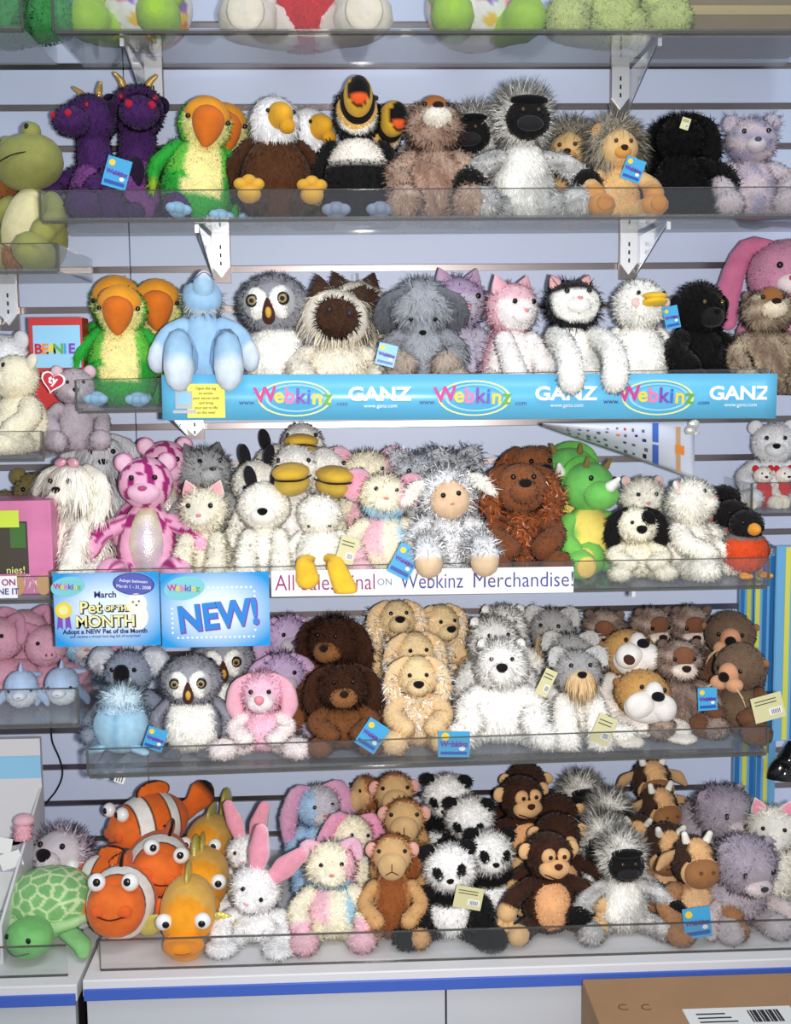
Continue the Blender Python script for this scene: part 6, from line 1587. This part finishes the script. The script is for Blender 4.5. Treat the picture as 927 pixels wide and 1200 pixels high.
ht = link('heart_tag', poly_mesh('heart_tag', heart(1.15), LW, -0.0010, 0.0), tm); ht.matrix_basis = Mp.inverted() @ Matrix.Translation(tuple(p)) @ Euler((0, 0.25, 0)).to_matrix().to_4x4()
ht['label'] = 'red heart-shaped tag with white lettering'
link('heart_face', poly_mesh('heart_face', heart(0.98), INK['red'], -0.0018, -0.0011), ht)
link('heart_text', text_mesh('ty', 0.017, LW, 0, 0.002, -0.0022, bold=0.0006), ht)

# right edge goods
put('white_bear', 'white plush at the right edge below the marmot', 905, 492, S4r, 0.085, rz=-0.2)
for i, px in enumerate((893, 917)):
    put('red_white_bear', ['small red and white plush on the right edge tray, left one', 'small red and white plush on the right edge tray, right one'][i], px, 545, S4r, 0.035, rz=0.2*i, fixed=True)

# striped card packs hanging on the wall at the right
STR = [mat_plain('stripe_blue', (52, 116, 180), rough=0.3), mat_plain('stripe_yellow', (214, 214, 90), rough=0.35), mat_plain('stripe_pale', (110, 172, 216), rough=0.3), mat_plain('stripe_teal', (40, 110, 170), rough=0.3)]
def pack(label, px, py0, py1, Y, wpx, pat):
    A, B_ = P(px, py0, Y), P(px, py1, Y)
    h = A[2]-B_[2]; w = wpx/700
    o = thing('hanging_pack', label, 'package', tuple(B_), group='blue and yellow striped packs on the right')
    link('backing_card', boxes_mesh('backing_card', [(-w/2, w/2, 0, 0.006, 0, h)], STR[2]), o)
    for i, c in enumerate(pat):
        x0 = -w/2+w*(i+0.12)/len(pat)
        link('stripe', boxes_mesh('stripe', [(x0, x0+w/len(pat)*0.62, -0.0010, -0.0001, 0.002, h-0.002)], STR[c]), o)
    link('hook', boxes_mesh('hook', [(-0.0015, 0.0015, 0.006, -Y+0.004, h-0.012, h-0.009)], CHROME), o)
    return o
pack('blue and yellow striped pack behind the walruses, leftmost', 876, 640, 800, -0.10, 24, (0, 1, 3))
pack('blue and yellow striped pack beside the walrus tag', 893, 650, 860, -0.13, 26, (1, 0, 3))
pack('pale striped pack at the right edge beside the walrus tag', 919, 640, 868, -0.16, 30, (2, 1, 0))
pack('blue striped pack hanging below the walruses', 872, 868, 935, -0.10, 28, (3, 1, 0))
pack('striped pack beside the black bag', 896, 862, 950, -0.12, 24, (0, 1, 2))
# black rounded bag at the right edge
bt = Toy(); bt.blob('bag_body', (0, 0, 0), (0.034, 0.018, 0.042), col=(20, 20, 22), mat=GLOSS, lump=0.0, res=(28, 18)); bt.tube('bag_neck', [(0.004, 0, 0.030), (0.016, 0, 0.064), (0.022, 0, 0.10)], [0.022, 0.013, 0.011], col=(20, 20, 22), mat=GLOSS)
bt.blob('bag_rim', (0, -0.012, 0), (0.020, 0.010, 0.026), col=(36, 34, 34), mat=GLOSS, lump=0, res=(20, 12)); bt.finish()
bo = thing('black_bag', 'glossy black rounded bag at the right edge', 'bag', tuple(P(921, 912, -0.14)))
for nm, me, par, piv in bt.kids: link(nm, me, bo)
link('hook', boxes_mesh('hook', [(0.020, 0.024, 0.0, 0.144, 0.094, 0.098)], CHROME), bo)

# -- cardboard counter display at the lower left
dp = P(46, 1000, Cb.yf+0.15)
DW = mat_plain('display_white', (222, 220, 222), rough=0.5)
o = thing('counter_display', 'white cardboard display stand with a blue band at lower left', 'display stand', (P(20, 1000, Cb.yf+0.28)[0], Cb.yf+0.30, Cb.z))
ztop = P(20, 866, Cb.yf+0.30)[2]-Cb.z; xr = P(48, 900, Cb.yf+0.30)[0]-o.location.x
link('back_board', boxes_mesh('back_board', [(-0.22, xr, 0.0, 0.012, 0.0, ztop)], DW), o)
bz0, bz1 = P(20, 912, Cb.yf+0.30)[2]-Cb.z, P(20, 886, Cb.yf+0.30)[2]-Cb.z
link('blue_band', boxes_mesh('blue_band', [(-0.22, xr, -0.0015, -0.0002, bz0, bz1)], INK['lightblue']), o)
# sloping side wall of the tray
zs = P(48, 925, Cb.yf+0.29)[2]-Cb.z
Vs_ = np.array([(xr-0.004, -0.26, 0.0), (xr-0.004, 0.0, 0.0), (xr-0.004, 0.0, zs), (xr-0.004, -0.26, 0.06), (xr, -0.26, 0.0), (xr, 0.0, 0.0), (xr, 0.0, zs), (xr, -0.26, 0.06)])
link('side_wall', mesh_from('side_wall', Vs_, np.array([[0, 3, 2, 1], [4, 5, 6, 7], [0, 1, 5, 4], [1, 2, 6, 5], [2, 3, 7, 6], [3, 0, 4, 7]]), [DW], smooth=False), o)
link('tray_floor', boxes_mesh('tray_floor', [(-0.22, xr-0.004, -0.26, 0.0, 0.0, 0.01)], DW), o)
link('inner_step', boxes_mesh('inner_step', [(-0.22, xr-0.0045, -0.12, -0.0016, 0.01, 0.085)], DW), o)
bk = thing('baby_bootie', 'pink soft bootie with paper tags in the cardboard display', 'bootie', tuple(P(24, 962, Cb.yf+0.20)))
kt = Toy(); kt.tube('bootie', [(0.004, 0, 0.02), (0.0, 0, -0.01), (-0.012, -0.012, -0.03)], [0.014, 0.014, 0.017], col=(230, 176, 190), fur=SHORT()); kt.blob('cuff', (0.006, 0, 0.032), (0.017, 0.015, 0.010), col=(234, 186, 198)); kt.finish()
for nm, me, par, piv in kt.kids: link(nm, me, bk)
bk.location.z = o.location.z+0.085+0.046
for i, (dx, dz_, r_) in enumerate(((-0.012, 0.004, 0.2), (0.004, -0.020, -0.3))):
    t_ = link('paper_tag', boxes_mesh('paper_tag', [(-0.018, 0.018, -0.0008, 0, -0.013, 0.013)], TAGW), bk, (dx-0.012, -0.032-0.004*i, dz_)); t_.rotation_euler = (0, r_, 0)

# -- black cord on the wall at the left
cpts = [P(px, py, -0.006) for px, py in ((60, 846), (61, 868), (70, 890), (73, 908), (66, 926), (52, 944), (46, 960))]
ct = Toy(); ct.tube('cord', cpts, 0.0018, col=(20, 20, 22), mat=GLOSS, n=7, seg=40); ct.finish()
link('power_cord', ct.kids[0][1], None, None, label='thin black cord hanging down the slatted wall', category='cord')

# -- shipping carton in front of the counter
KR = mat_plain('kraft_cardboard', (170, 132, 96), rough=0.75, noise=0.06, nscale=10)
bx0 = P(697, 1185, -0.585)[0]; bztop = P(800, 1182, -0.585)[2]
cb = thing('shipping_box', 'brown cardboard shipping box with a white label at lower right', 'box', (bx0+0.26, -0.585, 0), (0, 0, 0.0))
hx = 0.26
bevel(link('carton', boxes_mesh('carton', [(-hx, hx, -0.22, 0.09, 0, bztop)], KR), cb), 0.003)
link('flap_seam', boxes_mesh('flap_seam', [(-hx+0.004, hx-0.004, -0.064, -0.062, bztop-0.0004, bztop+0.0004)], mat_plain('seam_dark', (96, 72, 52), rough=0.8)), cb)
def on_top(me):
    """turn XZ lettering to lie on top of the box, readable from the front"""
    n = len(me.vertices); co = np.empty(n*3, np.float32); me.vertices.foreach_get('co', co); co = co.reshape(-1, 3)
    me.vertices.foreach_set('co', np.stack([co[:, 0], co[:, 2], -co[:, 1]], 1).astype(np.float32).ravel()); me.update(); return me
def top_at(px, py):
    d = fwd*F_PX+right*(px-W_PX/2)+up*(H_PX/2-py); t = (bztop-CAM[2])/d[2]; q = CAM+d*t
    return q[0]-cb.location.x, q[1]-cb.location.y
for px in (730, 757):
    ax, ay = top_at(px, 1181); link('pen_mark', on_top(text_mesh('C', 0.022, mat_plain('pen_brown', (96, 70, 52), rough=0.7), 0, 0, 0, bold=-0.0004)), cb, (ax, ay, bztop+0.0005))
lx, ly = top_at(872, 1197)
link('label', boxes_mesh('label', [(lx-0.075, lx+0.075, ly-0.05, ly+0.035, bztop+0.0002, bztop+0.0008)], TAGW), cb)
for i in range(12): link('barcode_bar', boxes_mesh('barcode_bar', [(lx+0.012+0.0036*i, lx+0.0138+0.0036*i+0.0008*(i % 3), ly-0.004, ly+0.026, bztop+0.0010, bztop+0.0013)], TAGK), cb)
for i in range(3): link('label_line', boxes_mesh('label_line', [(lx-0.06, lx-0.02+0.006*i, ly+0.018-0.010*i, ly+0.021-0.010*i, bztop+0.0010, bztop+0.0013)], TAGK), cb)

# -- odds and ends
KB, w, h = carton('kraft_carton', 'brown cardboard carton on the topmost shelf at the right', 'box', 765, 960, -60, 30, S1.yf+0.05, 0.13, mat_plain('dull_carton', (128, 112, 84), rough=0.8, noise=0.1, nscale=12))
KB.location.z = S1.z+0.0006
link('tape', boxes_mesh('tape', [(-w*0.5, w*0.5, -0.0008, 0.0, h*0.30, h*0.42)], mat_plain('tape_tan', (176, 156, 110), rough=0.4)), KB)
ck = Toy()
for i in range(4):
    ck.blob('fold', (0.004*math.sin(i*2.1), -0.003*i, 0.010*i-0.014), (0.010-0.001*i, 0.006, 0.009), rot=(0, 0.5*i, 0), col=(206, 204, 196), mat=SATIN, lump=0.15, res=(10, 7))
ck.finish()
co = thing('silver_clip', 'crumpled silver clip hanging beside the curled poster', 'clip', tuple(P(811, 509, S4.yf+0.03)))
for nm, me, par, piv in ck.kids: link(nm, me, co)
ht_ = thing('hang_tag', 'tiny white tag hanging under the lower shelf end', 'tag', tuple(P(141, 911, S5.yf+0.05)), (0, 0.35, 0))
link('card', boxes_mesh('card', [(-0.008, 0.008, -0.0006, 0.0, -0.009, 0.009)], TAGW), ht_)
for i in range(3): link('print_bar', boxes_mesh('print_bar', [(-0.005+0.004*i, -0.0035+0.004*i, -0.0010, -0.0007, -0.007, 0.004)], TAGK), ht_)
link('thread', boxes_mesh('thread', [(-0.0004, 0.0004, -0.0004, 0.0004, 0.009, 0.020)], TAGW), ht_)
